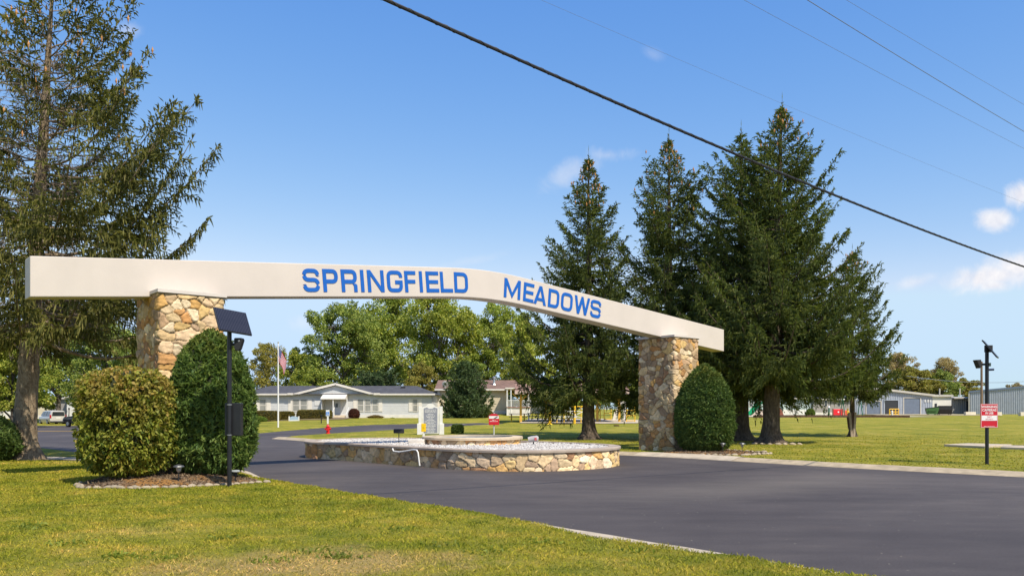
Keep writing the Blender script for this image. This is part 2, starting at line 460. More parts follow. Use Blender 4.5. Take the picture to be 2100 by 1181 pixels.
# rolled concrete kerb along the far side of the drive, low flush kerb along the near lawn
kerb('kerb_far', RIGHT_EDGE, [(-.02, -.03), (0, .012), (.14, .03), (.34, .085), (.52, .105), (.62, .10), (.64, -.05)], CONC, 1)
kerb('kerb_near', NEAR_EDGE, [(-.03, -.03), (-.01, .022), (.1, .03), (.24, .032), (.26, -.05)], CONC2, 1)
kerb('pavement', [(4.4, 30.1), (5.84, 28.7), (7.15, 27)], [(-.01, -.03), (0, .02), (.14, .045), (.34, .10), (.52, .12), (.68, .12), (.70, -.05)], CONC2, 1)

# -- street furniture of the ground: pavement by the spruce, stop line, sand pads, house paths
sheet('footpath', [(-24, 29.2), (-9.2, 24.0), (-8.9, 25.0), (-23.5, 30.6)], mat('path_concrete', (.34, .29, .22), .9, .2, 4, .4, 50), .02, .8, lawn_h, 0)
sheet('road_marking', [(-44, 66.0), (-27, 65.9), (-27, 66.75), (-44, 66.85)], mat('yellow_road_paint', (.62, .36, .05), .7, .2, 5), .006, 2, gz, 0)
for q in range(3):
    a = [(-6.9+q*2.6, 75.2-q*.1), (-6.75+q*2.6, 75.2-q*.1), (-7.6+q*2.4, 70.2), (-7.75+q*2.4, 70.2)]
    sheet('parking_marking', a, mat('worn_white_paint', (.5, .42, .3), .8, .25, 4), .006, 2, gz, 0)
SAND = mat('sand', (.50, .42, .31), .95, .2, 2.5, .6, 30)
sheet('playground_sand', [(.7, 73.5), (13.5, 72.5), (15.5, 80), (10, 90), (2, 90), (.9, 80)], SAND, .05, 2, lawn_h, 0)
sheet('playground_sand', [(27, 103), (48, 102.5), (55, 105), (52, 122), (26, 120)], SAND, .05, 2, lawn_h, 0)
sheet('yard_gravel', [(58, 128), (76, 128), (84, 160), (66, 160)], mat('yard_stone', (.45, .36, .2), .95, .2, 1, .4, 20), .06, 3, lawn_h, 0)
sheet('house_bed', [(-28, 84), (-17.8, 86.5), (-17.6, 95), (-30, 95)], mat('bark_ground', (.2, .14, .07), .95, .3, 3, .6, 40), .05, 2, lawn_h, 0)
# ================================================================== field stone
PAL = np.array([(.70, .50, .27), (.74, .57, .36), (.60, .36, .13), (.66, .46, .20), (.52, .29, .12), (.42, .23, .12), (.68, .50, .32), (.50, .36, .22), (.78, .63, .43), (.46, .31, .19), (.60, .31, .12), (.40, .28, .18), (.72, .53, .30), (.66, .50, .29)])
STONE = attr_mat('fieldstone', 'stone', .85, .7, 45, .28)

def stone_band(name, path, z0, z1, parent, cw=.34, ch=.24, step=.022, seed=1, depth=.05, zbase=None, pal=PAL, mort=(.27, .21, .145), origin=(0, 0)):
    """closed wall of irregular stones: each stone stands out of recessed mortar; path is (x,y) counter-clockwise"""
    P = np.array(path+[path[0]]); seg = np.linalg.norm(np.diff(P, axis=0), axis=1); cum = np.concatenate([[0], np.cumsum(seg)]); T = cum[-1]
    nu = max(8, int(T/step)); u = np.arange(nu)*T/nu
    x = np.interp(u, cum, P[:, 0]); y = np.interp(u, cum, P[:, 1])
    tx = np.roll(x, -2)-np.roll(x, 2); ty = np.roll(y, -2)-np.roll(y, 2); l = np.hypot(tx, ty); nx, ny = ty/l, -tx/l
    nv = max(3, int((z1-z0)/step)+1); v = np.linspace(z0, z1, nv)
    U, Vv = np.meshgrid(u, v)
    rng = np.random.default_rng(seed)
    ku, kv = max(3, int(round(T/cw))), int(math.ceil((z1-z0)/ch))+2
    pts = []
    for j in range(-1, kv):
        for i in range(ku):
            if rng.random() < .14: continue
            pts.append(((i+.5+(j % 2)*.5+rng.uniform(-.42, .42))*T/ku, z0+(j+.5+rng.uniform(-.42, .42))*ch, rng.uniform(.6, 1.6), rng.uniform(.6, 1.5)))
    pts = np.array(pts)
    WU = U+(fbm(U*4, Vv*4, seed)-.47)*.10; WV = Vv+(fbm(U*4+50, Vv*4, seed+5)-.47)*.10
    f1 = np.full(U.shape, 9.); f2 = f1.copy(); idx = np.zeros(U.shape, int)
    for k, (a, b, sx, sy) in enumerate(pts):
        du = np.abs((WU-a+T/2) % T-T/2)*sx; dv = np.abs(WV-b)*sy*cw/ch*.85
        d = (du**2.2+dv**2.2)**(1/2.2)
        m = d < f1; f2 = np.where(m, f1, np.minimum(f2, d)); idx = np.where(m, k, idx); f1 = np.where(m, d, f1)
    e = f2-f1
    up = S(.006, .034, e)
    off = rng.uniform(-.4, .5, len(pts))[idx]; tu = rng.uniform(-.5, .5, len(pts))[idx]; tv = rng.uniform(-.6, .6, len(pts))[idx]
    du = (U-pts[idx, 0]+T/2) % T-T/2; dv = Vv-pts[idx, 1]
    h = up*(depth*(.75+.5*off)+.16*(tu*du+tv*dv))+(fbm(U*9, Vv*16, seed+9)-.47)*.034*up
    h = np.clip(h, -.03, .13)
    col = pal[rng.integers(0, len(pal), len(pts))]*rng.uniform(.8, 1.2, (len(pts), 1))
    c = col[idx]*(.82+.36*fbm(U*6, Vv*14, seed+3))[..., None]
    c = np.where((e < .011)[..., None], np.array(mort), c)
    zz = Vv if zbase is None else Vv
    X = x[None]+nx[None]*h; Y = y[None]+ny[None]*h
    V = np.stack([X.ravel()-origin[0], Y.ravel()-origin[1], zz.ravel()], axis=1)
    J, I = np.meshgrid(np.arange(nv-1), np.arange(nu), indexing='ij'); I2 = (I+1) % nu
    Fc = np.stack([(J*nu+I).ravel(), (J*nu+I2).ravel(), ((J+1)*nu+I2).ravel(), ((J+1)*nu+I).ravel()], axis=1)
    me = np_mesh(name, V, Fc, True)
    a = me.attributes.new('stone', 'FLOAT_COLOR', 'POINT')
    a.data.foreach_set('color', np.concatenate([np.clip(c, 0, 1), np.ones(c.shape[:2]+(1,))], axis=2).astype(np.float32).ravel())
    return link(name, me, STONE, parent)

def rrect(x0, x1, y0, y1, r=.05, n=4):
    out = []
    for cx, cy, a in ((x1-r, y0+r, -90), (x1-r, y1-r, 0), (x0+r, y1-r, 90), (x0+r, y0+r, 180)):
        out += [(cx+r*math.cos(math.radians(a+90*k/n)), cy+r*math.sin(math.radians(a+90*k/n))) for k in range(n+1)]
    return out

# ================================================================== entrance arch
TH = math.atan2(.64, .768); LX, LY = -10.58, 18.2
ARCH = thing('entrance_arch', 'long white entrance beam lettered in blue on two stone pillars across the drive', 'entrance arch', (LX, LY, 0), TH)
WHITE = mat('white_stucco', (.60, .525, .46), .75, .05, .9, .12, 30)
CAPM = mat('white_trim', (.62, .55, .49), .6, .05, 4)
BLUE = mat('blue_paint', (.004, .105, .44), .5, .08, 6)
def ztop(s):
    a = 5.055+.0865*s; b = 4.975+.0955*(25.2-s); k = .28
    h = max(k-abs(a-b), 0)/k
    return min(a, b)-h*h*k*.25
BT = .60
m = MB(); ss = [0, .02]+[i*.3 for i in range(1, 84)]+[25.18, 25.2]
n = len(ss)
for s in ss:
    z = ztop(s); m.v += [(s, 0, z-.9), (s, 0, z), (s, BT, z), (s, BT, z-.9)]
for i in range(n-1):
    for q in range(4): m.f.append((i*4+q, i*4+(q+1) % 4, (i+1)*4+(q+1) % 4, (i+1)*4+q))
m.f += [(0, 1, 2, 3), ((n-1)*4+3, (n-1)*4+2, (n-1)*4+1, (n-1)*4)]
m.build('beam', WHITE, ARCH, bevel=.018)
for k, (s0, s1) in enumerate(((2.57, 4.06), (21.29, 22.74))):
    base = -.15
    p = stone_band('pillar', rrect(s0, s1, -.56, 1.18, .05), base, 4.40, ARCH, .28, .185, .019, 11+k*7, .055, pal=PAL*np.array([.92, .88, .82]), mort=(.24, .18, .12))
    core = MB().box(s0-.03, s1+.03, -.59, 1.21, 4.395, 4.425).build('mortar_bed', mat('mortar', (.30, .25, .19), .95), p)
    c = MB().box(s0-.07, s1+.07, -.64, -.003, 4.425, 4.505).box(s0-.07, s1+.07, BT+.003, 1.26, 4.425, 4.505)
    c.box(s0-.07, s1+.07, -.003, BT+.003, 4.425, 4.43)
    c.build('cap', CAPM, p, bevel=.008)

# ---- letters, drawn as strokes
T_ = .175; HW = T_/2
def fillet(pts, rs, n=6, closed=False):
    out = []; k = len(pts)
    for i, p in enumerate(pts):
        r = rs[i] if not isinstance(rs, (int, float)) else rs
        if r <= 0 or (not closed and i in (0, k-1)): out.append(p); continue
        a, b = Vector(pts[i-1]), Vector(pts[(i+1) % k]); c = Vector(p)
        da, db = (a-c).normalized(), (b-c).normalized()
        p0, p1 = c+da*r, c+db*r
        for q in range(n+1):
            t = q/n; out.append(tuple((p0*(1-t)**2+c*2*t*(1-t)*.88+p1*t*t)+c*2*t*(1-t)*.12-(p0+p1)*.0*t))
    return out
def ribbon(pts, closed=False, hw=HW):
    """outer and inner offset of a stroke centre line, mitred"""
    P = [Vector(p) for p in pts]; n = len(P); Lf, Rt = [], []
    for i in range(n):
        a = P[i]-P[i-1] if (i > 0 or closed) else P[1]-P[0]
        b = P[(i+1) % n]-P[i] if (i < n-1 or closed) else a
        a, b = a.normalized(), b.normalized(); na, nb = Vector((-a.y, a.x)), Vector((-b.y, b.x))
        mi = (na+nb); mi = mi/max(.3, mi.dot(na)) if mi.length > 1e-6 else na
        Lf.append(P[i]+mi*hw); Rt.append(P[i]-mi*hw)
    q = []
    for i in range(n if closed else n-1):
        j = (i+1) % n; q.append([Lf[i], Lf[j], Rt[j], Rt[i]])
    return q
def glyph(ch, w):
    q = []; P = []                     # q quads, P polygons
    x0, x1, y0, y1 = HW, w-HW, HW, 1-HW; t = T_
    if ch == 'S': q += ribbon(fillet([(x1, .70), (x1, y1), (x0, y1), (x0, .52), (x1, .52), (x1, y0), (x0, y0), (x0, .30)], [0]+[.22]*6+[0]))
    elif ch in 'PR':
        q += ribbon(fillet([(x0, 0), (x0, y1), (x1, y1), (x1, .46), (t, .46)], [0, 0, .2, .2, 0]))
        if ch == 'R': P.append([(x1-HW-.06, .46-HW), (x1+HW-.06, .46-HW), (x1+HW, .30), (x1+HW, 0), (x1-HW, 0), (x1-HW, .28)])
    elif ch == 'I': q += ribbon([(w/2, 0), (w/2, 1)])
    elif ch == 'N':
        q += ribbon([(x0, 0), (x0, 1)])+ribbon([(x1, 0), (x1, 1)]); P.append([(t, 1), (t, 1-1.45*t), (w-t, 0), (w-t, 1.45*t)])
    elif ch == 'G': q += ribbon(fillet([(x1, .68), (x1, y1), (x0, y1), (x0, y0), (x1, y0), (x1, .46), (w*.52, .46)], [0, .22, .22, .22, .22, 0, 0]))
    elif ch == 'F': q += ribbon([(x0, 0), (x0, y1), (w, y1)])+ribbon([(t, .5), (w*.95, .5)])
    elif ch == 'E': q += ribbon([(w, y1), (x0, y1), (x0, y0), (w, y0)])+ribbon([(t, .5), (w*.95, .5)])
    elif ch == 'L': q += ribbon([(x0, 1), (x0, y0), (w, y0)])
    elif ch == 'D': q += ribbon(fillet([(x0, y0), (x0, y1), (x1, y1), (x1, y0)], [0, 0, .25, .25], closed=True), True)
    elif ch == 'O': q += ribbon(fillet([(x0, y0), (x0, y1), (x1, y1), (x1, y0)], .25, closed=True), True)
    elif ch == 'M':
        q += ribbon([(x0, 0), (x0, 1)])+ribbon([(x1, 0), (x1, 1)])
        P += [[(t, 1), (t, 1-1.9*t), (w/2, 0), (w/2, 1.7*t)], [(w-t, 1), (w/2, 1.7*t), (w/2, 0), (w-t, 1-1.9*t)]]
    elif ch == 'A':
        iy = 1-1.35*t; c = w/2
        P += [[(0, 0), (1.08*t, 0), (c, iy), (c, 1), (c-.09, 1)], [(c, 1), (c, iy), (w-1.08*t, 0), (w, 0), (c+.09, 1)]]
        f = lambda y: 1.08*t+(c-1.08*t)*y/iy
        P.append([(f(.2), .2), (w-f(.2), .2), (w-f(.2+t*.9), .2+t*.9), (f(.2+t*.9), .2+t*.9)])
    elif ch == 'W':
        a, b, c = .27*w, .73*w, .5*w
        P += [[(0, 1), (a-HW, 0), (a, 0), (a, .36), (1.05*t, 1)], [(a, 0), (a+HW, 0), (c, .62), (c, 1), (c-HW*.8, 1), (a, .36)],
              [(c, 1), (c, .62), (b-HW, 0), (b, 0), (b, .36), (c+HW*.8, 1)], [(b, .36), (b, 0), (b+HW, 0), (w, 1), (w-1.05*t, 1)]]
    return q, P
def s_of(px):
    u = (px-CX)/F; return (LY*u-LX)/(.768-.64*u)
def word(name, text, spans, h, base):
    m = MB()
    for ch, (a, b) in zip(text, spans):
        s0, s1 = s_of(a), s_of(b); w = (s1-s0)/h; q, P = glyph(ch, w)
        sl = (ztop(s1)-ztop(s0))/(s1-s0); ca, sa = 1/math.hypot(1, sl), sl/math.hypot(1, sl); zb = ztop(s0)-.9+base
        tr = lambda p, y: (s0+(p[0]*ca-p[1]*sa)*h, y, zb+(p[0]*sa+p[1]*ca)*h)
        for poly in q+P:
            k = len(poly); m.add([tr(p, -.014) for p in poly]+[tr(p, .01) for p in poly], [tuple(range(k)), tuple(range(2*k-1, k-1, -1))]+[(i, k+i, k+(i+1) % k, (i+1) % k) for i in range(k)])
    m.build(name, BLUE, ARCH)
word('lettering', 'SPRINGFIELD', [(621.9, 657.3), (663.5, 694.7), (701, 733.5), (739.5, 748.8), (754.7, 788.8), (794.7, 826.7), (831, 854), (860, 868.5), (874.7, 900.8), (904, 929), (932, 960)], .625, .135)
word('lettering', 'MEADOWS', [(1032.5, 1066), (1071.8, 1093), (1093.5, 1119), (1122.7, 1145), (1149, 1172.5), (1176, 1207.6), (1208.8, 1231)], .625, .135)

# ================================================================== island planter and basin
ISL = [(-7.3, 29.2), (-7.05, 28.6), (-6.3, 28.0), (-5.34, 27.2), (-4.0, 25.75), (-2.72, 24.45), (-1.9, 23.55), (-1.12, 22.95), (-.3, 22.55), (.57, 22.45), (1.4, 22.75), (2.2, 23.3), (2.85, 24.05), (3.2, 24.9), (3.3, 25.8),
       (2.9, 26.9), (1.9, 28.0), (.6, 29.2), (-1.0, 30.6), (-2.6, 31.8), (-4.3, 32.5), (-5.8, 32.4), (-6.9, 31.4), (-7.35, 30.2)]
def closed_smooth(P, step=.15, it=12):
    L = resample(P+[P[0]], step)[:-1]; A = np.array(L)
    for _ in range(it): A = (np.roll(A, 1, 0)+2*A+np.roll(A, -1, 0))/4
    return [tuple(p) for p in A]
ISLP = closed_smooth(ISL)
def grow(path, k):
    A = np.array(path); t = np.roll(A, -1, 0)-np.roll(A, 1, 0); t = unit(t)
    return [tuple(p) for p in A+np.stack([t[:, 1], -t[:, 0]], 1)*k]
def ring_slab(name, path, out, inn, z0, z1, m, parent, org, zf=None):
    A, B = grow(path, out), grow(path, -inn); n = len(A); M = MB()
    for ring, z in ((A, z0), (A, z1-.02), (grow(path, out-.02), z1), (B, z1), (B, z0)):
        M.v += [(p[0]-org[0], p[1]-org[1], z) for p in ring]
    for r in range(5):
        q = (r+1) % 5
        for i in range(n): M.f.append((r*n+i, r*n+(i+1) % n, q*n+(i+1) % n, q*n+i))
    return M.build(name, m, parent, smooth=True)
def coping_mat(name, c):
    m, nt, out = new_mat(name); co = obj_co(nt)
    n = noise(nt, 2.2, 5, .6, co); r = ramp(nt, [(.3, [v*.75 for v in c]), (.7, [v*1.2 for v in c])], n.outputs['Fac'])
    p = N(nt, 'ShaderNodeBsdfPrincipled'); p.inputs['Roughness'].default_value = .85
    nt.links.new(r.outputs[0], p.inputs['Base Color']); b = noise(nt, 50, 4, .6, co); nt.links.new(bump(nt, b.outputs['Fac'], .4, .015), p.inputs['Normal'])
    nt.links.new(p.outputs[0], out.inputs[0]); return m
ISLO = (-1.2, 26.5)
PLANT = thing('stone_planter', 'low curved fieldstone planter wall in the middle of the drive under the beam', 'planter', (ISLO[0], ISLO[1], 0))
PALI = PAL*np.array([1.1, 1.08, 1.08])
stone_band('wall', ISLP, -.12, .50, PLANT, .34, .23, .021, 31, .05, pal=PALI, origin=ISLO)
ring_slab('coping', ISLP, .09, .27, .50, .575, coping_mat('coping_stone', (.40, .32, .25)), PLANT, ISLO)
# white pebbles inside
m = MB(); inner = grow(ISLP, -.22); k = len(inner); m.add([(p[0], p[1], .44) for p in inner], [tuple(range(k))])
bed = sheet('gravel_base', inner, mat('white_gravel', (.52, .48, .44), .9, .2, 30, 1.0, 45), .52, .6, lambda x, y: np.zeros_like(x), 0, kind='stuff')
tag(bed, 'bed of white gravel filling the stone planter', 'gravel')
rng = np.random.default_rng(5)
pts = np.stack([rng.uniform(-7.2, 3.2, 15000), rng.uniform(22.5, 32.4, 15000)], 1)
sd = seg_sd(inner, pts[:, 0], pts[:, 1]); rc = np.hypot(pts[:, 0]+1.35, pts[:, 1]-28.3)
pts = pts[(sd < -.06) & (rc > 1.95)]
ico = np.array([(1, 0, 0), (0, 1, 0), (-1, 0, 0), (0, -1, 0), (0, 0, 1), (0, 0, -1)], float)
icf = np.array([(0, 1, 4), (1, 2, 4), (2, 3, 4), (3, 0, 4), (1, 0, 5), (2, 1, 5), (3, 2, 5), (0, 3, 5)])
def pebbles(name, C, r0, r1, m, flat=.7):
    n = len(C); sc_ = rng.uniform(r0, r1, (n, 1, 1))*rng.uniform(.7, 1.3, (n, 1, 3)); sc_[:, :, 2] *= flat
    V = ico[None]*sc_+rng.normal(0, .12, (n, 6, 3))*sc_; V += C[:, None, :]
    return np_mesh(name, V.reshape(-1, 3), (icf[None]+np.arange(n)[:, None, None]*6).reshape(-1, 3))
C = np.stack([pts[:, 0], pts[:, 1], .535+rng.uniform(-.01, .02, len(pts))], 1)
m, nt, out = new_mat('white_pebble'); g = N(nt, 'ShaderNodeNewGeometry'); r = ramp(nt, [(0, (.44, .40, .36)), (.5, (.54, .50, .455)), (1, (.62, .585, .54))], g.outputs['Random Per Island'])
p = N(nt, 'ShaderNodeBsdfPrincipled'); p.inputs['Roughness'].default_value = .8; nt.links.new(r.outputs[0], p.inputs['Base Color']); nt.links.new(p.outputs[0], out.inputs[0]); PEB = m
tag(link('gravel', pebbles('gravel', C, .02, .04, PEB), PEB), 'loose white pebbles spread over the stone planter', 'pebbles', kind='stuff')
# round basin
BO = (-1.35, 28.3)
BAS = thing('fountain_basin', 'round stone fountain basin with tan coping standing in white gravel', 'basin', (BO[0], BO[1], .52))
ringp = [(1.62*math.cos(a*math.pi/40), 1.62*math.sin(a*math.pi/40)) for a in range(80)]
stone_band('wall', ringp, -.04, .16, BAS, .30, .2, .024, 53, .04, pal=PALI)
ring_slab('coping', ringp, .10, .24, .16, .25, coping_mat('tan_coping', (.56, .44, .30)), BAS, (0, 0))
MB().lathe([(1.42, .04), (1.42, .06)], n=60).build('basin_floor', mat('pale_blue_paint', (.34, .47, .62), .5, .15, 2), BAS)
MB().lathe([(1.37, .02), (1.37, .2), (1.40, .2), (1.40, .02)], n=60).build('lining', mat('grey_lining', (.34, .34, .34), .7, .2, 3), BAS)
wm, nt, out = new_mat('still_water'); p = N(nt, 'ShaderNodeBsdfPrincipled'); p.inputs['Base Color'].default_value = (.25, .38, .5, 1); p.inputs['Roughness'].default_value = .04
p.inputs['Transmission Weight'].default_value = .5; p.inputs['IOR'].default_value = 1.33
nb = noise(nt, 4, 3, .5, obj_co(nt)); nt.links.new(bump(nt, nb.outputs['Fac'], .08, .02), p.inputs['Normal']); nt.links.new(p.outputs[0], out.inputs[0])
MB().lathe([(1.365, .12), (1.365, .125)], n=60).build('water', wm, BAS)
# ================================================================== trees
def bark(name, cols, scale=7, stretch=.35, bs=.9):
    m, nt, out = new_mat(name); co = obj_co(nt)
    mp = N(nt, 'ShaderNodeMapping'); mp.inputs['Scale'].default_value = (1, 1, stretch); nt.links.new(co, mp.inputs['Vector'])
    n = noise(nt, scale, 6, .7, mp.outputs[0], distortion=.8); r = ramp(nt, [(.3, cols[0]), (.5, cols[1]), (.7, cols[2])], n.outputs['Fac'])
    p = N(nt, 'ShaderNodeBsdfPrincipled'); p.inputs['Roughness'].default_value = .95; p.inputs['Specular IOR Level'].default_value = .1
    nt.links.new(r.outputs[0], p.inputs['Base Color'])
    n2 = noise(nt, scale*3.2, 6, .7, mp.outputs[0]); nt.links.new(bump(nt, n2.outputs['Fac'], bs, .05), p.inputs['Normal'])
    nt.links.new(p.outputs[0], out.inputs[0]); return m
BARK_TAN = bark('tan_bark', [(.09, .06, .04), (.27, .20, .13), (.42, .33, .22)], 9, .55)
BARK_DARK = bark('shaded_bark', [(.05, .037, .027), (.12, .09, .066), (.22, .17, .12)], 9, .35)  # spruce bark darkened for the shade the right-hand trunks stand in
BARK_GREY = bark('grey_bark', [(.06, .05, .04), (.13, .11, .09), (.2, .17, .14)])
TWIG = mat('dead_twig', (.20, .155, .115), .95, .3, 4)
NEEDLE = leaf_mat('spruce_needles', [(0.051, 0.075, 0.029), (0.106, 0.138, 0.038), (0.166, 0.195, 0.049), (0.239, 0.245, 0.078)], .28, .4, .55)
NEEDLE_L = leaf_mat('thin_spruce_needles', [(0.069, 0.081, 0.025), (0.138, 0.144, 0.039), (0.218, 0.205, 0.055), (0.299, 0.259, 0.086)], .28, .35, .6)
NEEDLE_B = leaf_mat('blue_green_needles', [(.06, .10, .045), (.115, .165, .07), (.18, .23, .10)], .15, .35, .8)
CONE = mat('spruce_cone', (.46, .22, .07), .7, .3, 5)

def trunk_mesh(H, r0, lean, rng, flare=1.9, n=20, rough=.10, top=.25):
    """tapered trunk with root flare and knobbly bark; lean(z) gives the axis"""
    zs = np.concatenate([np.linspace(-.25, .9, 12), np.linspace(1.05, H*.45, 40), np.linspace(H*.5, H, 24)])
    V = []; ph = rng.uniform(0, 6)
    for z in zs:
        t = max(z, 0)/H; r = r0*((1-t)**.9*(1-top*0)+.012)*(1+(flare-1)*math.exp(-max(z, 0)/.30))
        cx, cy = lean(z)
        for k in range(n):
            a = 2*math.pi*k/n
            root = 1+.22*math.exp(-max(z, 0)/.35)*math.sin(5*a+ph)
            nz = 1+rough*2*(float(fbm(np.array([k*.9]), np.array([z*2.6]), 7, 3)[0])-.45)
            V.append((cx+r*root*nz*math.cos(a), cy+r*root*nz*math.sin(a), z))
    Fc = [(i*n+k, i*n+(k+1) % n, (i+1)*n+(k+1) % n, (i+1)*n+k) for i in range(len(zs)-1) for k in range(n)]
    return np.array(V), np.array(Fc)

def tubes_np(paths, n=4):
    """many thin tapered limbs; each path is (points (k,3), radii (k,))"""
    V = []; Fc = []; b = 0
    for P, R in paths:
        k = len(P); d = unit(np.gradient(P, axis=0)); u = np.where(np.abs(d[:, 2:3]) > .9, np.array([[1., 0, 0]]), np.array([[0, 0, 1.]]))
        a = unit(np.cross(d, u)); c = np.cross(d, a)
        for q in range(n):
            t = 2*math.pi*q/n; V.append(P+(a*math.cos(t)+c*math.sin(t))*R[:, None])
        I, Q = np.meshgrid(np.arange(k-1), np.arange(n), indexing='ij'); Q2 = (Q+1) % n
        Fc.append(np.stack([b+Q*k+I, b+Q2*k+I, b+Q2*k+I+1, b+Q*k+I+1], -1).reshape(-1, 4)); b += n*k
    return np.concatenate(V), np.concatenate(Fc)

def join(parts):
    V = []; Fs = []; b = 0
    for v, f in parts: V.append(v); Fs.append(np.asarray(f)+b); b += len(v)
    return np.concatenate(V), np.concatenate(Fs)

def spruce(label, x, y, H, R, zc, seed, nb=230, r0=.36, needle=NEEDLE, barkm=BARK_DARK, lean=(0, 0), sparse=1.0, droop=1.0, asym=None, inner=.22, sprig=.25, wide=.027,
           dead=0, cones=0, group=None, name='spruce_tree', power=.85, twl=.45, z=None, tops=None, lat=.105, hang=.82, thick=1.0):
    rng = np.random.default_rng(seed)
    z0 = G(x, y) if z is None else z
    T = thing(name, label, 'spruce tree' if 'spruce' in name else 'conifer', (x, y, z0), 0, group)
    ax = lambda q: (lean[0]*(q/H)**1.0*1.0, lean[1]*(q/H))
    tv, tf = trunk_mesh(H, r0, ax, rng)
    limbs = []; SP = []; SD = []; SL = []; SW = []; cn = []
    for i in range(nb):
        t = (i+rng.random())/nb; t = t**1.12; zz = zc+(H*.968-zc)*t
        az = i*2.39996+rng.normal(0, .5)
        L = R*(1-t)**power*(.68+.42*rng.random())+.16
        if asym: L *= asym(az, t)
        L *= min(1, (1-t)/.22)**.55
        elev = -.22*(1-t)**1.2*droop+.82*t**1.2+rng.normal(0, .07)
        cur = (.46*(1-t)+.14)*droop
        c0 = np.array([*ax(zz), zz]); dh = np.array([math.cos(az), math.sin(az), 0]); sd = np.array([-math.sin(az), math.cos(az), 0])
        ns = max(5, int(L/.35)); s = np.linspace(0, 1, ns)
        side = rng.normal(0, .06)
        P = c0+np.outer(s*L, dh)+np.outer(s*s*L*side, sd); P[:, 2] += L*(elev*s+cur*(s**2.2)-.10*droop*np.sin(s*math.pi))
        limbs.append((P, (.012+.014*L*thick)*(1-s*.9)*(.6+.4*(1-t))+.004))
        tan = unit(np.gradient(P, axis=0))
        nl = max(4, int(L/lat*sparse)); st = inner+(1-inner)*np.sort(rng.random(nl))
        for q in st:
            f = q*(ns-1); a = int(min(f, ns-2)); w = f-a; p = P[a]*(1-w)+P[a+1]*w; d = tan[a]
            for sgn in (-1, 1):
                if rng.random() > .92: continue
                ll = twl*L*(1-q)**.8*(.6+.6*rng.random())*.75+.16+.1*rng.random()
                dd = unit(d*.75+sgn*sd*(.75+.3*rng.random())+np.array([0, 0, rng.normal(-.12, .12)]))
                m = max(2, int(ll/.11)); g = (np.arange(m)+rng.random(m)*.7)/m
                pp = p+np.outer(g*ll, dd); pp[:, 2] -= (g*ll)**2*.28*hang
                SP.append(pp); fw = unit(dd*.9+rng.normal(0, .28, (m, 3))+np.array([0, 0, -.12])); SD.append(fw); SL.append(sprig*(.55+.6*rng.random(m))); SW.append(np.full(m, wide))
                # pendulous twigs
                k = rng.random(m) < .75*hang
                if k.any():
                    kk = k.sum(); SP.append(pp[k]); SD.append(unit(np.array([0, 0, -1.])+rng.normal(0, .22, (kk, 3))+dd*.25)); SL.append(sprig*(.6+.9*rng.random(kk))*(.5+.6*(1-t))*hang); SW.append(np.full(kk, wide*.85))
            u1 = unit(d+rng.normal(0, .25, 3)+np.array([0, 0, .12])); SP.append(p[None]); SD.append(u1[None]); SL.append(np.array([sprig*.9])); SW.append(np.array([wide]))
        # leading shoot and its side buds
        e = P[-1]; k = 6; SP.append(np.repeat(P[-2:].mean(0)[None], k, 0)*.5+.5*e); SD.append(unit(tan[-1]+rng.normal(0, .38, (k, 3))+np.array([0, 0, .25]))); SL.append(sprig*(.5+.5*rng.random(k))); SW.append(np.full(k, wide*.9))
        if cones and t > cones and rng.random() < .85:
            for _ in range(rng.integers(1, 4)): cn.append(P[max(0, ns-1-rng.integers(0, 2))]+rng.normal(0, .14, 3)+np.array([0, 0, -.05]))
    # spiky leader
    for k in range(40):
        zz = H-.15-1.5*rng.random()**1.1; SP.append(np.array([[*ax(zz), zz]])); a = rng.uniform(0, 6.28); SD.append(unit(np.array([[math.cos(a)*.6, math.sin(a)*.6, .75]]))); SL.append(np.array([.10+.26*(H-zz)])); SW.append(np.array([wide*.7]))
    SP.append(np.array([[*ax(H-.1), H-.1]])); SD.append(np.array([[0, 0, 1.]])); SL.append(np.array([.55])); SW.append(np.array([wide*.5]))
    dt = []
    for i in range(dead):
        zz = zc+(H-zc)*.75*rng.random()**1.4; az = rng.uniform(0, 6.28); L = rng.uniform(.5, .5+R*.55)*(1-.6*zz/H)
        d = np.array([math.cos(az), math.sin(az), 0]); ns = 7; s = np.linspace(0, 1, ns)
        c0 = np.array([*ax(zz), zz])+d*rng.uniform(0, R*.35*(1-zz/H)); P = c0+np.outer(s*L, d)+np.cumsum(rng.normal(0, .05, (ns, 3)), 0); P[:, 2] += L*(-.25*s+.1*s*s)
        dt.append((P, .011*(1-s*.8)+.003))
        for _ in range(rng.integers(2, 7)):
            a = rng.integers(1, ns-1); l2 = rng.uniform(.2, .7); s2 = np.linspace(0, 1, 4)
            d2 = unit(np.array([rng.normal(), rng.normal(), -1.1])); P2 = P[a]+np.outer(s2*l2, d2); dt.append((P2, .006*(1-s2*.7)+.002))
    lv, lf = tubes_np(limbs, 5)
    v, f = join([(tv, tf), (lv, lf)])
    link('trunk', np_mesh('trunk', v, f, True), barkm, T)
    SP = np.concatenate(SP); SD = np.concatenate(SD); SL = np.concatenate(SL); SW = np.concatenate(SW)
    v, f = kites(SP, SD, SL, SW*(.7+.6*rng.random(len(SP))), rng, True, .12, .4)
    if cn:
        C = np.array(cn); n = len(C); cs = np.array([.034, .034, .10])*1.2
        V = (ico[None]*cs+C[:, None, :]).reshape(-1, 3); Fc = (icf[None]+np.arange(n)[:, None, None]*6).reshape(-1, 3)+len(v)
        link('crown', np_mesh('crown', np.concatenate([v, V]), [f, Fc], mi=[0]*len(f)+[1]*len(Fc)), [needle, CONE], T)
    else: link('crown', np_mesh('crown', v, f), needle, T)
    if dt:
        v, f = tubes_np(dt, 3); link('dead_twigs', np_mesh('dead_twigs', v, f), TWIG, T)
    return T

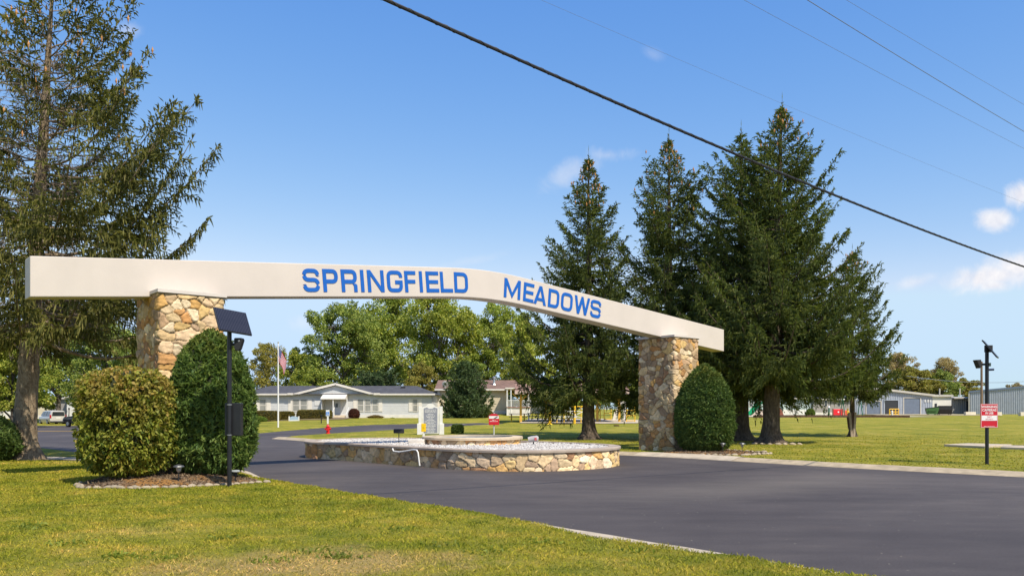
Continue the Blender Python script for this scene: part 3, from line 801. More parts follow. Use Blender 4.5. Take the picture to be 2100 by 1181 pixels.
# ---- five big spruces
SPG = 'tall spruces along the drive'
spruce('big sparse spruce with bare lower trunk behind the lettered beam end and round bush', at(47, 26.0), 26.0, 15.9, 5.6, 3.9, 3, nb=132, r0=.35, needle=NEEDLE_L, barkm=BARK_TAN, lean=(1.0, 0), sparse=.84,
       inner=.42, dead=480, cones=.45, power=.78, twl=.52, lat=.122, group=SPG, wide=.0245, sprig=.23, thick=.65, hang=1.0, asym=lambda a, t: (1+.16*math.cos(a))*(.62 if -2.2 < (a+math.pi) % (2*math.pi)-math.pi < -.95 and t < .8 else 1))
spruce('narrow spruce whose trunk stands between the planter and the stone pillar', at(1207, 43), 43, 14.9, 3.9, 2.4, 12, nb=155, r0=.33, group=SPG, cones=.72, inner=.14, power=.80, asym=lambda a, t: 1-.24*math.cos(a)*(1-t)**2)
spruce('spruce with orange cones in its thin top, behind the right stone pillar', at(1372, 44), 44, 16.3, 4.7, 2.4, 27, nb=145, r0=.33, group=SPG, cones=.62, inner=.14, power=.72)
spruce('spruce with black shaded trunk beside the clipped yew, farther of a close pair', at(1520, 42.0), 42.0, 15.9, 5.2, 3.0, 33, nb=140, r0=.38, group=SPG, inner=.14, power=.72)
spruce('tallest widest spruce, boughs drooping over the lawn, patch of sun on its trunk', at(1580, 38.6), 38.6, 16.0, 4.75, 3.2, 46, nb=165, r0=.39, group=SPG, lean=(.55, 0), inner=.15, cones=.8, power=.72,
       asym=lambda a, t: 1+.06*math.cos(a)*(1-t))
spruce('smaller thin-trunked spruce at the right edge of the group, its trunk between weathered stakes', at(1748, 46.9), 46.9, 10.6, 3.0, 2.5, 58, nb=100, r0=.15, group=SPG, inner=.14, power=.70, cones=.85)
# small conifers
spruce('bushy blue-green conifer reaching the ground in front of the tan house', at(955, 96), 96, 6.6, 3.2, .25, 61, nb=150, r0=.2, needle=NEEDLE_B, name='conifer_tree', inner=.25, wide=.06, sprig=.42, lat=.22, power=.62, hang=.6)

# ---- broadleaf trees
def broadleaf(seed, H, cr, cz0, nlobe=11, nclump=150, nleaf=210, leaf=.30, open_=0.0, crown_low=.25):
    """trunk with forking limbs, crown of leaf clumps gathered on uneven lobes"""
    rng = np.random.default_rng(seed); ch = H-cz0
    lobes = []
    for i in range(nlobe):
        a = i*2.4+rng.normal(0, .4); t = (i+.5)/nlobe; zz = cz0+ch*(.12+.74*t)
        rr = cr*.62*math.sqrt(max(.05, 1-((t-.38)/.68)**2))*(.75+.4*rng.random())
        lobes.append((rr*math.cos(a), rr*math.sin(a), zz, cr*(.36+.2*rng.random())*(1-.3*max(0, t-.5))))
    lobes.append((0, 0, H-cr*.38, cr*.4))
    cl = []
    for i in range(nclump):
        lx, ly, lz, lr = lobes[rng.integers(len(lobes))]
        d = unit(rng.normal(size=3)+np.array([0, 0, .25])); q = lr*(.72+.42*rng.random())
        cl.append((lx+d[0]*q, ly+d[1]*q, lz+d[2]*q*.85, (.42+.5*rng.random())*cr/6*1.25))
    cl = np.array(cl)
    P = []; D = []
    for cx, cy, cz, r in cl:
        n = int(nleaf*(.5+rng.random())*(1-open_)); d = unit(rng.normal(size=(n, 3))); rad = r*(.35+.75*rng.random(n)**.6)[:, None]
        p = np.array([cx, cy, cz])+d*rad*np.array([1.15, 1.15, .72]); P.append(p); D.append(unit(d*.6+rng.normal(0, .6, (n, 3))+np.array([0, 0, -.15])))
    P = np.concatenate(P); D = np.concatenate(D)
    v, f = kites(P, D, leaf*(.6+.7*rng.random(len(P))), leaf*.36, rng, False, .1)
    crown = np_mesh('crown', v, f)
    tv, tf = trunk_mesh(cz0+ch*.45, .045*H*.5, lambda z: (0, 0), rng, 1.6, 12)
    limbs = []
    for lx, ly, lz, lr in lobes:
        b = np.array([0, 0, min(cz0+ch*.42, max(cz0*.8, lz-math.hypot(lx, ly)*.9-.5))]); e = np.array([lx, ly, lz]); s = np.linspace(0, 1, 7)[:, None]
        Q = b*(1-s)+e*s+np.array([0, 0, 1.])*np.sin(s*math.pi)*.25+rng.normal(0, .10, (7, 3))*s; limbs.append((Q, .012*H*(1-s[:, 0]*.75)))
        for c in cl[np.argsort(((cl[:, :3]-e)**2).sum(1))[:9]]:
            s2 = np.linspace(0, 1, 5)[:, None]; k = rng.uniform(.5, 1); p0 = b*(1-k)+e*k
            limbs.append((p0*(1-s2)+c[:3]*s2+rng.normal(0, .06, (5, 3)), .004*H*(1-s2[:, 0]*.8)))
    lv, lf = tubes_np(limbs, 4); v, f = join([(tv, tf), (lv, lf)])
    return np_mesh('trunk', v, f, True), crown
LV = {
 'green': leaf_mat('maple_leaves', [(0.112, 0.163, 0.030), (0.209, 0.266, 0.043), (0.320, 0.357, 0.060), (0.468, 0.462, 0.085)], .3, .3, .22),
 'deep': leaf_mat('deep_green_leaves', [(0.089, 0.138, 0.033), (0.176, 0.233, 0.047), (0.294, 0.342, 0.070), (0.410, 0.428, 0.105)], .25, .3, .25),
 'yellow': leaf_mat('yellow_green_leaves', [(0.138, 0.184, 0.025), (0.230, 0.276, 0.039), (0.333, 0.345, 0.052), (0.437, 0.414, 0.081)], .32, .28, .25),
 'autumn': leaf_mat('turning_leaves', [(0.149, 0.134, 0.030), (0.270, 0.221, 0.045), (0.365, 0.299, 0.068), (0.324, 0.331, 0.075)], .3, .3, .3),
 'brown': leaf_mat('rusty_leaves', [(0.230, 0.176, 0.081), (0.351, 0.270, 0.121), (0.459, 0.338, 0.162), (0.567, 0.446, 0.257)], .3, .25, .3),
}
PROT = [broadleaf(101, 17, 6.2, 2.6), broadleaf(202, 15, 6.0, 2.0, 13, 170), broadleaf(303, 13, 5.2, 2.2, 9, 95, 170, .30, .25), broadleaf(404, 9, 4.2, 1.0, 9, 110, 190, .28)]
def plant_tree(px, ytop, wpx, d, kind, leaf, label, rot, zb=None):
    x = at(px, d); z = G(x, d) if zb is None else zb
    tm, cm = PROT[kind]; H0 = [17, 15, 13, 9][kind]; W0 = [14.2, 14, 12.2, 9.8][kind]
    hz = (zat(ytop, d)-z)/H0; wx = wpx*d/F/W0
    T = thing('broadleaf_tree', label, 'tree', (x, d, z-.05), rot, 'broadleaf trees beyond the houses'); T.scale = (wx, wx, hz)
    link('trunk', tm, None if tm.materials else BARK_GREY, T)
    o = link('crown', cm, None, T)
    if not cm.materials: cm.materials.append(LV[leaf])
    o.material_slots[0].link = 'OBJECT'; o.material_slots[0].material = LV[leaf]
    return T
TREES = [
 (-60, 640, 190, 88, 1, 'yellow', 'yellow-green tree half out of frame beyond the sparse spruce', .3),
 (25, 690, 190, 84, 3, 'yellow', 'low bright yellow tree over the pale trailers behind the sparse spruce trunk', 1.2),
 (120, 610, 210, 112, 0, 'green', 'tall green tree above the silver minivan', 2.2),
 (215, 650, 190, 104, 1, 'deep', 'dark green tree behind the left stone pillar and the round bush', .8),
 (290, 720, 150, 96, 3, 'deep', 'low dark tree just left of the left stone pillar', 2.9),
 (405, 730, 140, 118, 1, 'green', 'green tree mostly hidden by the tall clipped yew', 1.9),
 (548, 702, 118, 128, 2, 'autumn', 'olive-orange thin tree behind the flagpole', .4),
 (618, 714, 118, 124, 3, 'yellow', 'yellow-green tree between the flag and the big maples', 2.0),
 (705, 622, 200, 126, 0, 'deep', 'big dark maple over the left part of the office roof', 1.1),
 (790, 604, 200, 138, 1, 'green', 'big maple behind the office gable, middle of the three tallest', 2.6),
 (905, 602, 200, 126, 1, 'yellow', 'big yellow-green maple right under the word on the beam', .2),
 (1012, 622, 170, 132, 0, 'green', 'green maple over the tan house roof', 3.0),
 (1085, 655, 130, 112, 3, 'yellow', 'yellow-green tree beside the narrow spruce over the porch', 1.5),
 (866, 742, 90, 116, 3, 'autumn', 'small rusty tree between the office and the tan house', .9),
 (655, 755, 110, 112, 3, 'green', 'low green tree peeping over the office roof left of the gable', 2.3),
 (960, 735, 150, 124, 3, 'deep', 'dark low tree behind the satellite dish roof', 1.0),
 (1175, 770, 150, 118, 3, 'deep', 'dark low tree in the shade behind the yellow shelter', 1.7),
 (1290, 765, 150, 128, 3, 'green', 'low green tree glimpsed past the right stone pillar', .1),
 (1640, 775, 200, 150, 3, 'green', 'low green tree far behind the wide spruce', 2.4),
 (1752, 780, 130, 160, 3, 'deep', 'low dark tree behind the sheds under the wide spruce boughs', .6),
 (1842, 722, 110, 196, 2, 'brown', 'rusty thin-topped tree rising just past the wide spruce', 1.3),
 (1878, 752, 130, 188, 3, 'autumn', 'olive tree over the grey metal shed roof', 2.1),
 (1938, 732, 96, 200, 2, 'brown', 'bare brownish tree crown over the grey shed roof', .5),
 (1932, 758, 90, 190, 3, 'deep', 'dark green tree beneath the bare brownish crown', 2.8),
 (1985, 775, 90, 205, 3, 'autumn', 'low olive tree touching the utility pole', 1.6),
 (1078, 785, 120, 121, 3, 'deep', 'dark tree behind the porch railing of the tan house', 2.2),
 (2092, 785, 70, 230, 3, 'brown', 'small rusty tree top over the ribbed metal building', .9),
]
for a in TREES: plant_tree(*a)
# layered pine behind the office roof
spruce('broad grey-green pine with flat layered boughs behind the office roof', at(772, 109), 109, 5.4, 4.3, .6, 77, nb=110, r0=.2, needle=NEEDLE_B, name='pine_tree', inner=.3, wide=.07, sprig=.45, lat=.24, power=.42, hang=.3)

# ================================================================== clipped shrubs and hedges
def shell_shrub(name, label, cat, x, y, prof, m, seed, n, L, Wd, squash=(1, 1), corem=None, up=.35, rough=.10, rot=0, z=None, group=None, cross=True, jit=.5, tilt=None, thick=.10, dirn=None, boxy=2.0, part='foliage', stem=True, freq=3.0, gap=0.0, gf=(7, 7), nw=.75):
    """shrub clipped to a profile [(radius, height)...]: sprigs stand through a thick outer shell over an added solid core, coloured dark for the shade inside"""
    rng = np.random.default_rng(seed); z0 = G(x, y) if z is None else z
    T = thing(name, label, cat, (x, y, z0), rot, group)
    P = np.array(prof, float); seg = np.linalg.norm(np.diff(P, axis=0), axis=1); w = seg*(P[:-1, 0]+P[1:, 0])/2
    k = rng.choice(len(seg), n, p=w/w.sum()); t = rng.random(n)[:, None]; q = P[k]*(1-t)+P[k+1]*t
    a = rng.uniform(0, 2*math.pi, n); ca, sa = np.cos(a), np.sin(a)
    se = 1/((np.abs(ca)**boxy+np.abs(sa)**boxy)**(1/boxy)) if boxy != 2 else 1
    lump = 1+rough*2*(fbm(a*freq/2*1.9+7, q[:, 1]*freq, seed)-.47)
    inn = 1-thick*rng.random(n)**1.6
    if gap:                                       # hollows between the shoots
        gn = fbm(a*gf[0]+q[:, 1]*.7, q[:, 1]*gf[1]+a*.5, seed+11, 3); inn = inn-gap*S(.47, .30, gn)
    r = q[:, 0]*lump*se*inn
    pos = np.stack([r*ca*squash[0], r*sa*squash[1], q[:, 1]*(1-(thick*.4)*rng.random(n))], 1)
    d = np.diff(P, axis=0)[k]; nr, nz = d[:, 1], -d[:, 0]; l = np.hypot(nr, nz)+1e-9
    nrm = np.stack([ca*nr/l, sa*nr/l, nz/l], 1); nrm = np.where((nrm*np.stack([ca, sa, ca*0], 1)).sum(1, keepdims=True)+nz[:, None]*.3 < 0, -nrm, nrm)
    D = unit(nrm*nw+rng.normal(0, jit, (n, 3))+np.array([0, 0, up]))
    v, f = kites(pos-D*L*.35, D, L*(.6+.8*rng.random(n)), Wd*(.7+.6*rng.random(n)), rng, cross, .15)
    link(part, np_mesh(part, v, f), m, T)
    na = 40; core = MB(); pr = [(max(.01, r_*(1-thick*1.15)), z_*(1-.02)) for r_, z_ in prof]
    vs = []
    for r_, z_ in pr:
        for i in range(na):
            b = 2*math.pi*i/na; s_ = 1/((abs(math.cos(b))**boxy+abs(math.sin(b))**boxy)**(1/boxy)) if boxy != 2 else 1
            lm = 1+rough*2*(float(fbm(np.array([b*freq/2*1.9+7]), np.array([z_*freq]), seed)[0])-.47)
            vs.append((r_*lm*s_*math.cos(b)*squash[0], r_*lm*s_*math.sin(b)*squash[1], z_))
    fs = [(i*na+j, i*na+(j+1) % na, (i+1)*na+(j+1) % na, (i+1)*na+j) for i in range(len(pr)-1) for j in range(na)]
    core.add(vs, fs+[tuple((len(pr)-1)*na+j for j in range(na))]); core.build('dark_core', corem or INNER, T, smooth=True)
    if stem:
        s = MB()
        for i in range(6):
            b = i*1.05; rr = prof[0][0]*.35; s.tube([(rr*.4*math.cos(b), rr*.4*math.sin(b), -.12), (rr*math.cos(b), rr*math.sin(b), prof[1][1]*.6+.1)], [.035, .022], 6)
        s.build('stems', BARK_DARK, T)
    return T
INNER = mat('shrub_core_shade', (.030, .036, .016), .95, .4, 5)  # near-black core colour: shade between the shoots, and a stop for light
YEW = leaf_mat('yew_needles', [(0.055, 0.104, 0.028), (0.098, 0.161, 0.037), (0.157, 0.229, 0.051), (0.243, 0.299, 0.068)], .15, .22, 2.0, zramp=(2.6, 3.9, (.27, .17, .02)))
YEW2 = leaf_mat('yew_needles_dense', [(0.050, 0.095, 0.025), (0.084, 0.139, 0.034), (0.130, 0.191, 0.046), (0.191, 0.239, 0.058)], .15, .2, 2.0, zramp=(2.3, 4.4, (.30, .20, .02)))
BURN = leaf_mat('turning_bush_leaves', [(0.048, 0.078, 0.012), (0.104, 0.143, 0.019), (0.144, 0.184, 0.022), (0.192, 0.221, 0.027), (0.240, 0.258, 0.034), (0.272, 0.267, 0.038), (0.224, 0.239, 0.030), (0.288, 0.276, 0.043), (0.272, 0.248, 0.043), (0.320, 0.230, 0.043)], .28, .3, 2.5, zramp=(.95, 2.55, (.50, .28, .085)))
yew_prof = [(.42, .06), (.80, .20), (.93, .55), (.97, 1.0), (.96, 1.5), (.90, 2.0), (.78, 2.45), (.60, 2.85), (.38, 3.12), (.15, 3.26), (.02, 3.30)]
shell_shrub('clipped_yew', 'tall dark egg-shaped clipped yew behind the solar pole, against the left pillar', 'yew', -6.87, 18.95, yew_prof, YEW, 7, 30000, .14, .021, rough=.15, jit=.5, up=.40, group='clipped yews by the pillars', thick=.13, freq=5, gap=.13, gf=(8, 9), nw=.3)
yew2 = [(.5, .05), (.86, .2), (1.02, .6), (1.07, 1.05), (1.05, 1.55), (.95, 2.05), (.76, 2.5), (.52, 2.84), (.27, 3.06), (.06, 3.17), (.01, 3.18)]
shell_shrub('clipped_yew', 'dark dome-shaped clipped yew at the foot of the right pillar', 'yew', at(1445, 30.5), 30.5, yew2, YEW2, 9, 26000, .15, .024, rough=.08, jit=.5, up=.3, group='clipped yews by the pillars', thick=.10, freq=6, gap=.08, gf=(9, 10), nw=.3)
burn = [(.42, .08), (.74, .18), (.92, .5), (.98, .95), (1.0, 1.45), (.99, 1.85), (.90, 2.10), (.64, 2.28), (.28, 2.36), (.02, 2.38)]
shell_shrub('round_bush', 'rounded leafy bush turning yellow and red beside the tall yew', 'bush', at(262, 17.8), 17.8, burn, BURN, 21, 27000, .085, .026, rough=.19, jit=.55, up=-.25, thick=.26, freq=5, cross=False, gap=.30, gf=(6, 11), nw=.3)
shell_shrub('dark_shrub', 'dark green shrub cut by the frame edge beside the sparse spruce trunk', 'shrub', at(-50, 25), 25, [(.8, .05), (1.15, .4), (1.1, .9), (.8, 1.25), (.4, 1.42), (.02, 1.46)], YEW2, 23, 9000, .14, .02, rough=.2, jit=.6)
HED = leaf_mat('hedge_leaves', [(0.117, 0.098, 0.023), (0.182, 0.143, 0.033), (0.260, 0.195, 0.046), (0.169, 0.169, 0.039)], .2, .25, 1.2)
HEDG = leaf_mat('low_bush_leaves', [(0.096, 0.156, 0.024), (0.168, 0.240, 0.036), (0.240, 0.300, 0.060)], .25, .2, 1.2)
def hedge(px, ytop, ybot, wpx, d, label, m=HED, seed=1, n=5000, depth=1.3, boxy=5, name='clipped_hedge', cat='hedge', round_=.25, group='clipped hedges along the office front'):
    x = at(px, d); z = G(x, d); H = zat(ytop, d)-z; w = wpx*d/F/2
    pr = [(w*.9, .03), (w, .15), (w, H-round_*H), (w*.93, H*.96), (w*.75, H), (.02, H)] if boxy > 3 else [(w*.7, .02), (w*.95, H*.25), (w, H*.5), (w*.8, H*.8), (w*.4, H*.97), (.02, H)]
    return shell_shrub(name, label, cat, x, d, pr, m, seed, n, .16, .035, squash=(1, depth/2/w), rough=.06, jit=.6, up=.15, boxy=boxy, group=group, stem=False, thick=.08)
hedge(540, 843, 876, 66, 88, 'brown-green clipped hedge beside the flagpole base', seed=31)
hedge(584, 844, 872, 36, 90, 'short end of hedge between flagpole and blue house sign', seed=32, n=3000)
hedge(645, 841, 870, 70, 90, 'brown-green clipped hedge left of the porch steps', seed=33)
hedge(527, 854, 876, 40, 84, 'low bright green mounded bush in front of the hedge by the yew', HEDG, 34, 2500, boxy=2, name='low_bush', cat='bush', group=None)
hedge(726, 838, 865, 22, 93, 'dark red cone-shaped shrub right of the porch rail', leaf_mat('red_shrub_leaves', [(.07, .025, .02), (.12, .04, .03), (.16, .06, .04)], .2), 35, 2200, boxy=2, name='red_shrub', cat='shrub', group=None)
hedge(938, 872, 893, 20, 51, 'small dark shrub on the grass beside the notice board', YEW2, 36, 2000, .6, 3.2, 'small_shrub', 'shrub', group=None)
hedge(1000, 841, 862, 24, 98, 'low rusty bush by the conifer foot', HED, 37, 1500, 1.2, 2, 'low_bush', 'bush', group=None)
hedge(1662, 838, 853, 18, 112, 'narrow green cypress beside the pale green trailer', HEDG, 38, 1500, 1.2, 2, 'cypress', 'shrub', group=None)
# dry ornamental grasses by the wall
GRS = leaf_mat('dry_grass_leaves', [(.22, .15, .08), (.32, .23, .12), (.42, .3, .18)], .3)
def tuft(px, ytop, wpx, d, label, seed, m=GRS, n=900):
    rng = np.random.default_rng(seed); x = at(px, d); z = G(x, d); H = zat(ytop, d)-z; w = wpx*d/F/2
    T = thing('ornamental_grass', label, 'grass clump', (x, d, z)); a = rng.uniform(0, 6.28, n); r = rng.random(n)**.7
    P = np.stack([np.cos(a)*r*w*.5, np.sin(a)*r*.3, np.zeros(n)], 1); D = unit(np.stack([np.cos(a)*r*w*.75, np.sin(a)*r*.4, np.full(n, H)], 1))
    v, f = kites(P, D, H*(.5+.55*rng.random(n)), .035, rng, True, .15, .5); link('blades', np_mesh('blades', v, f), m, T); return T
tuft(770, 848, 50, 94.5, 'wide clump of dry tan ornamental grass under the triple window', 41)
tuft(805, 855, 14, 95, 'small green grass tuft by the white skirting', 42, HEDG, 300)
tuft(742, 857, 16, 95, 'small dry tuft by the red cone-shaped shrub', 43, GRS, 250)
tuft(836, 857, 16, 95, 'small dry tuft near the right end of the office wall', 44, GRS, 250)

# ================================================================== turf blades
def blades(name, n, poly, h0, h1, wd, seed, fade=(90, 99)):
    rng = np.random.default_rng(seed); P = np.array(poly); lo, hi = P.min(0), P.max(0)
    X = rng.uniform(lo[0], hi[0], n); Y = rng.uniform(lo[1], hi[1], n)
    inside = seg_sd(poly, X, Y) < 0; X, Y = X[inside], Y[inside]
    sd = seg_sd(DRIVE, X, Y); Z = lawn_h(X, Y); vis = (Z-gz(X, Y) > .015) & (sd > 0)
    for b in (BED_L, BED_R): vis &= seg_sd(b, X, Y) > .05
    near = (Y < 22) & (X < 6)
    kg = near & (sd < .30) & (X > .5) & (X < 2.6); vis &= ~kg
    rk = (seg_sd(RIGHT_EDGE, X, Y, False) < .66) & ~near & (Y < 48); vis &= ~rk
    pw = Y/14.0
    vis &= rng.random(len(X)) < np.clip(1/pw**1.0, 0, 1)*(.35+1.35*fbm(X*1.3, Y*1.3, 4))
    vis &= rng.random(len(X)) < 1-S(fade[0], fade[1], Y)
    X, Y, Z = X[vis], Y[vis], Z[vis]; k = len(X); sc_ = np.clip(Y/14, .8, 2.2)
    D = unit(np.stack([rng.normal(0, .5, k), rng.normal(0, .5, k), np.full(k, 1.0)], 1))
    tall = 1+1.3*(fbm(X*2.2, Y*2.2, 8)-.42)
    v, f = kites(np.stack([X, Y, Z-.012], 1), D, rng.uniform(h0, h1, k)*tall, wd*sc_, rng, False, .3, .35)
    return tag(link(name, np_mesh(name, v, f), BLADE), 'short green and straw-coloured blades of the mown lawn', 'grass', kind='stuff')
blades('grass', 760000, [(-14, 9), (-6, 6.0), (6, 4.5), (3.2, 9.5), (-4.8, 19), (-6, 19.6), (-9.2, 23.6), (-22, 28), (-24, 26)], .035, .085, .0062, 71)
blades('grass', 420000, [(-12, 46), (-6, 38), (3, 31), (9, 24), (16, 16), (26, 12), (50, 40), (40, 62), (-8, 62)], .03, .07, .010, 72, (24, 58))

# broad-leaved weeds standing in the worn turf
rg = np.random.default_rng(88); WP = []; WD = []
for px, d in ((548, 8.75), (352, 9.0), (700, 8.9), (640, 9.3), (255, 9.1), (905, 9.6), (150, 9.9), (1000, 9.2), (1120, 9.9), (460, 10.4), (60, 11.2), (820, 11), (1300, 9.3)):
    x0 = at(px, d); n = rg.integers(25, 70); X = x0+rg.normal(0, .14, n); Y = d+rg.normal(0, .10, n); WP.append(np.stack([X, Y, lawn_h(X, Y)], 1)); WD.append(unit(np.stack([rg.normal(0, .8, n), rg.normal(0, .8, n), np.full(n, .8)], 1)))
WP = np.concatenate(WP); v, f = kites(WP, np.concatenate(WD), rg.uniform(.05, .13, len(WP)), .014, rg, False, .35)
tag(link('weeds', np_mesh('weeds', v, f), leaf_mat('weed_leaves', [(.13, .165, .02), (.19, .225, .03), (.26, .28, .05)], .3)), 'darker green broad-leaved weeds in the worn near lawn', 'weeds', kind='stuff')
# ================================================================== buildings
def siding(name, c, period=.2, axis=2, rough=.6, depth=.5):
    m, nt, out = new_mat(name); co = obj_co(nt)
    sx = N(nt, 'ShaderNodeSeparateXYZ'); nt.links.new(co, sx.inputs[0])
    d = N(nt, 'ShaderNodeMath', operation='DIVIDE'); nt.links.new(sx.outputs[axis], d.inputs[0]); d.inputs[1].default_value = period
    f = N(nt, 'ShaderNodeMath', operation='FRACT'); nt.links.new(d.outputs[0], f.inputs[0])
    n = noise(nt, 1.5, 4, .6, co); r = ramp(nt, [(.3, [v*.92 for v in c]), (.7, [v*1.06 for v in c])], n.outputs['Fac'])
    p = N(nt, 'ShaderNodeBsdfPrincipled'); p.inputs['Roughness'].default_value = rough; nt.links.new(r.outputs[0], p.inputs['Base Color'])
    h = ramp(nt, [(0, (0, 0, 0)), (.1, (1, 1, 1)), (1, (.35, .35, .35))], f.outputs[0])
    nt.links.new(bump(nt, h.outputs[0], depth, .03), p.inputs['Normal']); nt.links.new(p.outputs[0], out.inputs[0]); return m
def shingles(name, c):
    m, nt, out = new_mat(name); co = obj_co(nt)
    b = N(nt, 'ShaderNodeTexBrick'); b.inputs['Scale'].default_value = 1; b.inputs['Brick Width'].default_value = .33; b.inputs['Row Height'].default_value = .15; b.inputs['Mortar Size'].default_value = .008
    b.inputs['Color1'].default_value = (*[v*.8 for v in c], 1); b.inputs['Color2'].default_value = (*[v*1.2 for v in c], 1); b.inputs['Mortar'].default_value = (*[v*.5 for v in c], 1)
    nt.links.new(co, b.inputs['Vector']); n = noise(nt, 1.2, 5, .6, co); v = ramp(nt, [(.3, (.8,)*3), (.7, (1.2,)*3)], n.outputs['Fac'])
    p = N(nt, 'ShaderNodeBsdfPrincipled'); p.inputs['Roughness'].default_value = .92; nt.links.new(mixc(nt, b.outputs['Color'], v.outputs[0], 1, 'MULTIPLY'), p.inputs['Base Color'])
    nt.links.new(p.outputs[0], out.inputs[0]); return m
def glass(name, c, rough=.08):
    m, nt, out = new_mat(name); co = obj_co(nt); n = noise(nt, .8, 3, .5, co); r = ramp(nt, [(.3, [v*.7 for v in c]), (.7, [min(1, v*1.3) for v in c])], n.outputs['Fac'])
    p = N(nt, 'ShaderNodeBsdfPrincipled'); p.inputs['Roughness'].default_value = rough; p.inputs['Specular IOR Level'].default_value = .6
    nt.links.new(r.outputs[0], p.inputs['Base Color']); nt.links.new(p.outputs[0], out.inputs[0]); return m
SIDE = siding('pale_grey_siding', (.56, .555, .55)); TRIM = mat('white_house_trim', (.72, .66, .58), .6, .06, 3); SKIRT = mat('white_skirting', (.70, .66, .60), .7, .1, 2)
ROOF = shingles('charcoal_shingles', (.075, .072, .078)); ROOFB = shingles('brown_shingles', (.21, .125, .095)); BLIND = glass('window_with_blind', (.30, .29, .26), .2); DARKG = glass('dark_window', (.05, .055, .06))
DOORM = mat('pale_door', (.45, .48, .55), .5, .06, 3); RAIL = mat('white_rail', (.74, .72, .68), .5, .05, 5); STEP = mat('cream_concrete', (.60, .50, .36), .85, .12, 3, .2, 30)

def window(parent, x0, x1, z0, z1, y=0, pane=BLIND, split=True, fr=.06):
    m = MB(); m.box(x0, x1, y-.05, y+.02, z0, z0+fr).box(x0, x1, y-.05, y+.02, z1-fr, z1).box(x0, x0+fr, y-.05, y+.02, z0+fr, z1-fr).box(x1-fr, x1, y-.05, y+.02, z0+fr, z1-fr)
    if split: zm = (z0+z1)/2-.05; m.box(x0+fr, x1-fr, y-.045, y+.02, zm, zm+.06)
    w = m.build('window', TRIM, parent)
    MB().box(x0+fr, x1-fr, y-.02, y+.01, z0+fr, z1-fr).build('pane', pane, w); return w

# ---- office
OX, OY = -20.5, 97.0; OZ = G(OX, OY)-.08
OFF = thing('office_building', 'long pale grey office with charcoal roof, white shutters and central gable over its porch', 'building', (OX, OY, OZ))
lx = lambda px, d=97.0: at(px, d)-OX
lz = lambda py, d=97.0: zat(py, d)-OZ
EV = lz(808); RD = lz(791, 101)
m = MB(); m.box(-11.1, 11.1, 0, 8, .42, EV); m.build('wall', SIDE, OFF)
MB().box(-11.13, 11.13, -.03, 8.03, -.6, .42).build('skirting', SKIRT, OFF)
a = 11.55; g0, g1, pk = lx(609), lx(763), lx(689)
r = MB(); z0 = EV-.02; r.add([(-a, -.5, z0), (a, -.5, z0), (a, 8.5, z0), (-a, 8.5, z0), (-8.9, 4, RD), (8.9, 4, RD)], [(0, 1, 5, 4), (1, 2, 5), (2, 3, 4, 5), (3, 0, 4), (3, 2, 1, 0)])
roof = r.build('roof', ROOF, OFF)
for px in (512, 654, 719, 827): MB().box(lx(px, 100)-.25, lx(px, 100)+.25, 2.6, 3.1, RD-.42, RD-.08).build('roof_vent', mat('dark_vent', (.03, .03, .035), .7), roof)
GP = RD+.10
gr = MB(); gr.add([(g0-.3, -.30, EV-.05), (pk, -.30, GP), (g1+.3, -.30, EV-.05), (g0-.3, 4, EV-.05), (pk, 4.2, GP), (g1+.3, 4, EV-.05)], [(0, 1, 4, 3), (1, 2, 5, 4)])
go = gr.build('gable_roof', ROOF, OFF); sm = go.modifiers.new('thick', 'SOLIDIFY'); sm.thickness = .08; sm.offset = 0
MB().prism([(g0, EV-.35), (g1, EV-.35), (g1, EV-.1), (pk, GP-.16), (g0, EV-.1)], -.04, -.001).build('gable_wall', SIDE, OFF)
f = MB(); f.box(-a, g0-.35, -.58, -.5, EV-.12, EV+.06).box(g1+.35, a, -.58, -.5, EV-.12, EV+.06).box(g0-.95, g0-.3, -.64, -.585, EV-.1, EV+.12).box(g1+.3, g1+1.0, -.64, -.585, EV-.1, EV+.12)
f.bar((g0-.35, -.35, EV-.05), (pk, -.35, GP+.0), .09, .24).bar((pk, -.35, GP), (g1+.35, -.35, EV-.05), .09, .24)
f.build('fascia', TRIM, OFF)
for a0, a1 in ((532, 546), (600, 614.5), (616, 630.5), (733, 746), (748, 761), (763, 776), (846, 857)):
    window(OFF, lx(a0), lx(a1), lz(844), lz(817.5))
for a0, a1 in ((522.5, 531), (546.8, 555), (591, 599), (631.5, 639.5), (724.5, 732), (777, 784), (838, 845), (858, 865)):
    MB().box(lx(a0), lx(a1), -.055, .01, lz(843.5), lz(818)).build('shutter', TRIM, OFF, bevel=.01)
MB().box(lx(645), lx(662), -.05, .0, lz(831), lz(819.5)).build('wall_sign', mat('white_sign_face', (.68, .66, .63), .5, .05, 4), OFF)
d = MB().box(lx(686), lx(698), -.06, .02, lz(851), lz(817.5)).build('door', DOORM, OFF)
MB().box(lx(688), lx(693), -.075, -.055, lz(835), lz(826.5)).build('door_window', DARKG, d); MB().box(lx(696), lx(696.8), -.12, -.06, lz(834), lz(832)).build('handle', mat('brass', (.4, .3, .12), .3, metal=1), d)
aw = MB(); x0, x1 = lx(664), lx(713.5); zt, zb = lz(808), lz(816.5)
aw.add([(x0, -.04, zt+.1), (x1, -.04, zt+.1), (x1, -1.7, zb), (x0, -1.7, zb), (x0, -.04, zb-.12), (x1, -.04, zb-.12), (x1, -1.7, zb-.14), (x0, -1.7, zb-.14)], [(0, 1, 2, 3), (3, 2, 6, 7), (0, 3, 7, 4), (1, 5, 6, 2), (4, 7, 6, 5)])
aw.build('porch_awning', TRIM, OFF)
DK = mat('dark_blue_panel', (.10, .12, .16), .6)
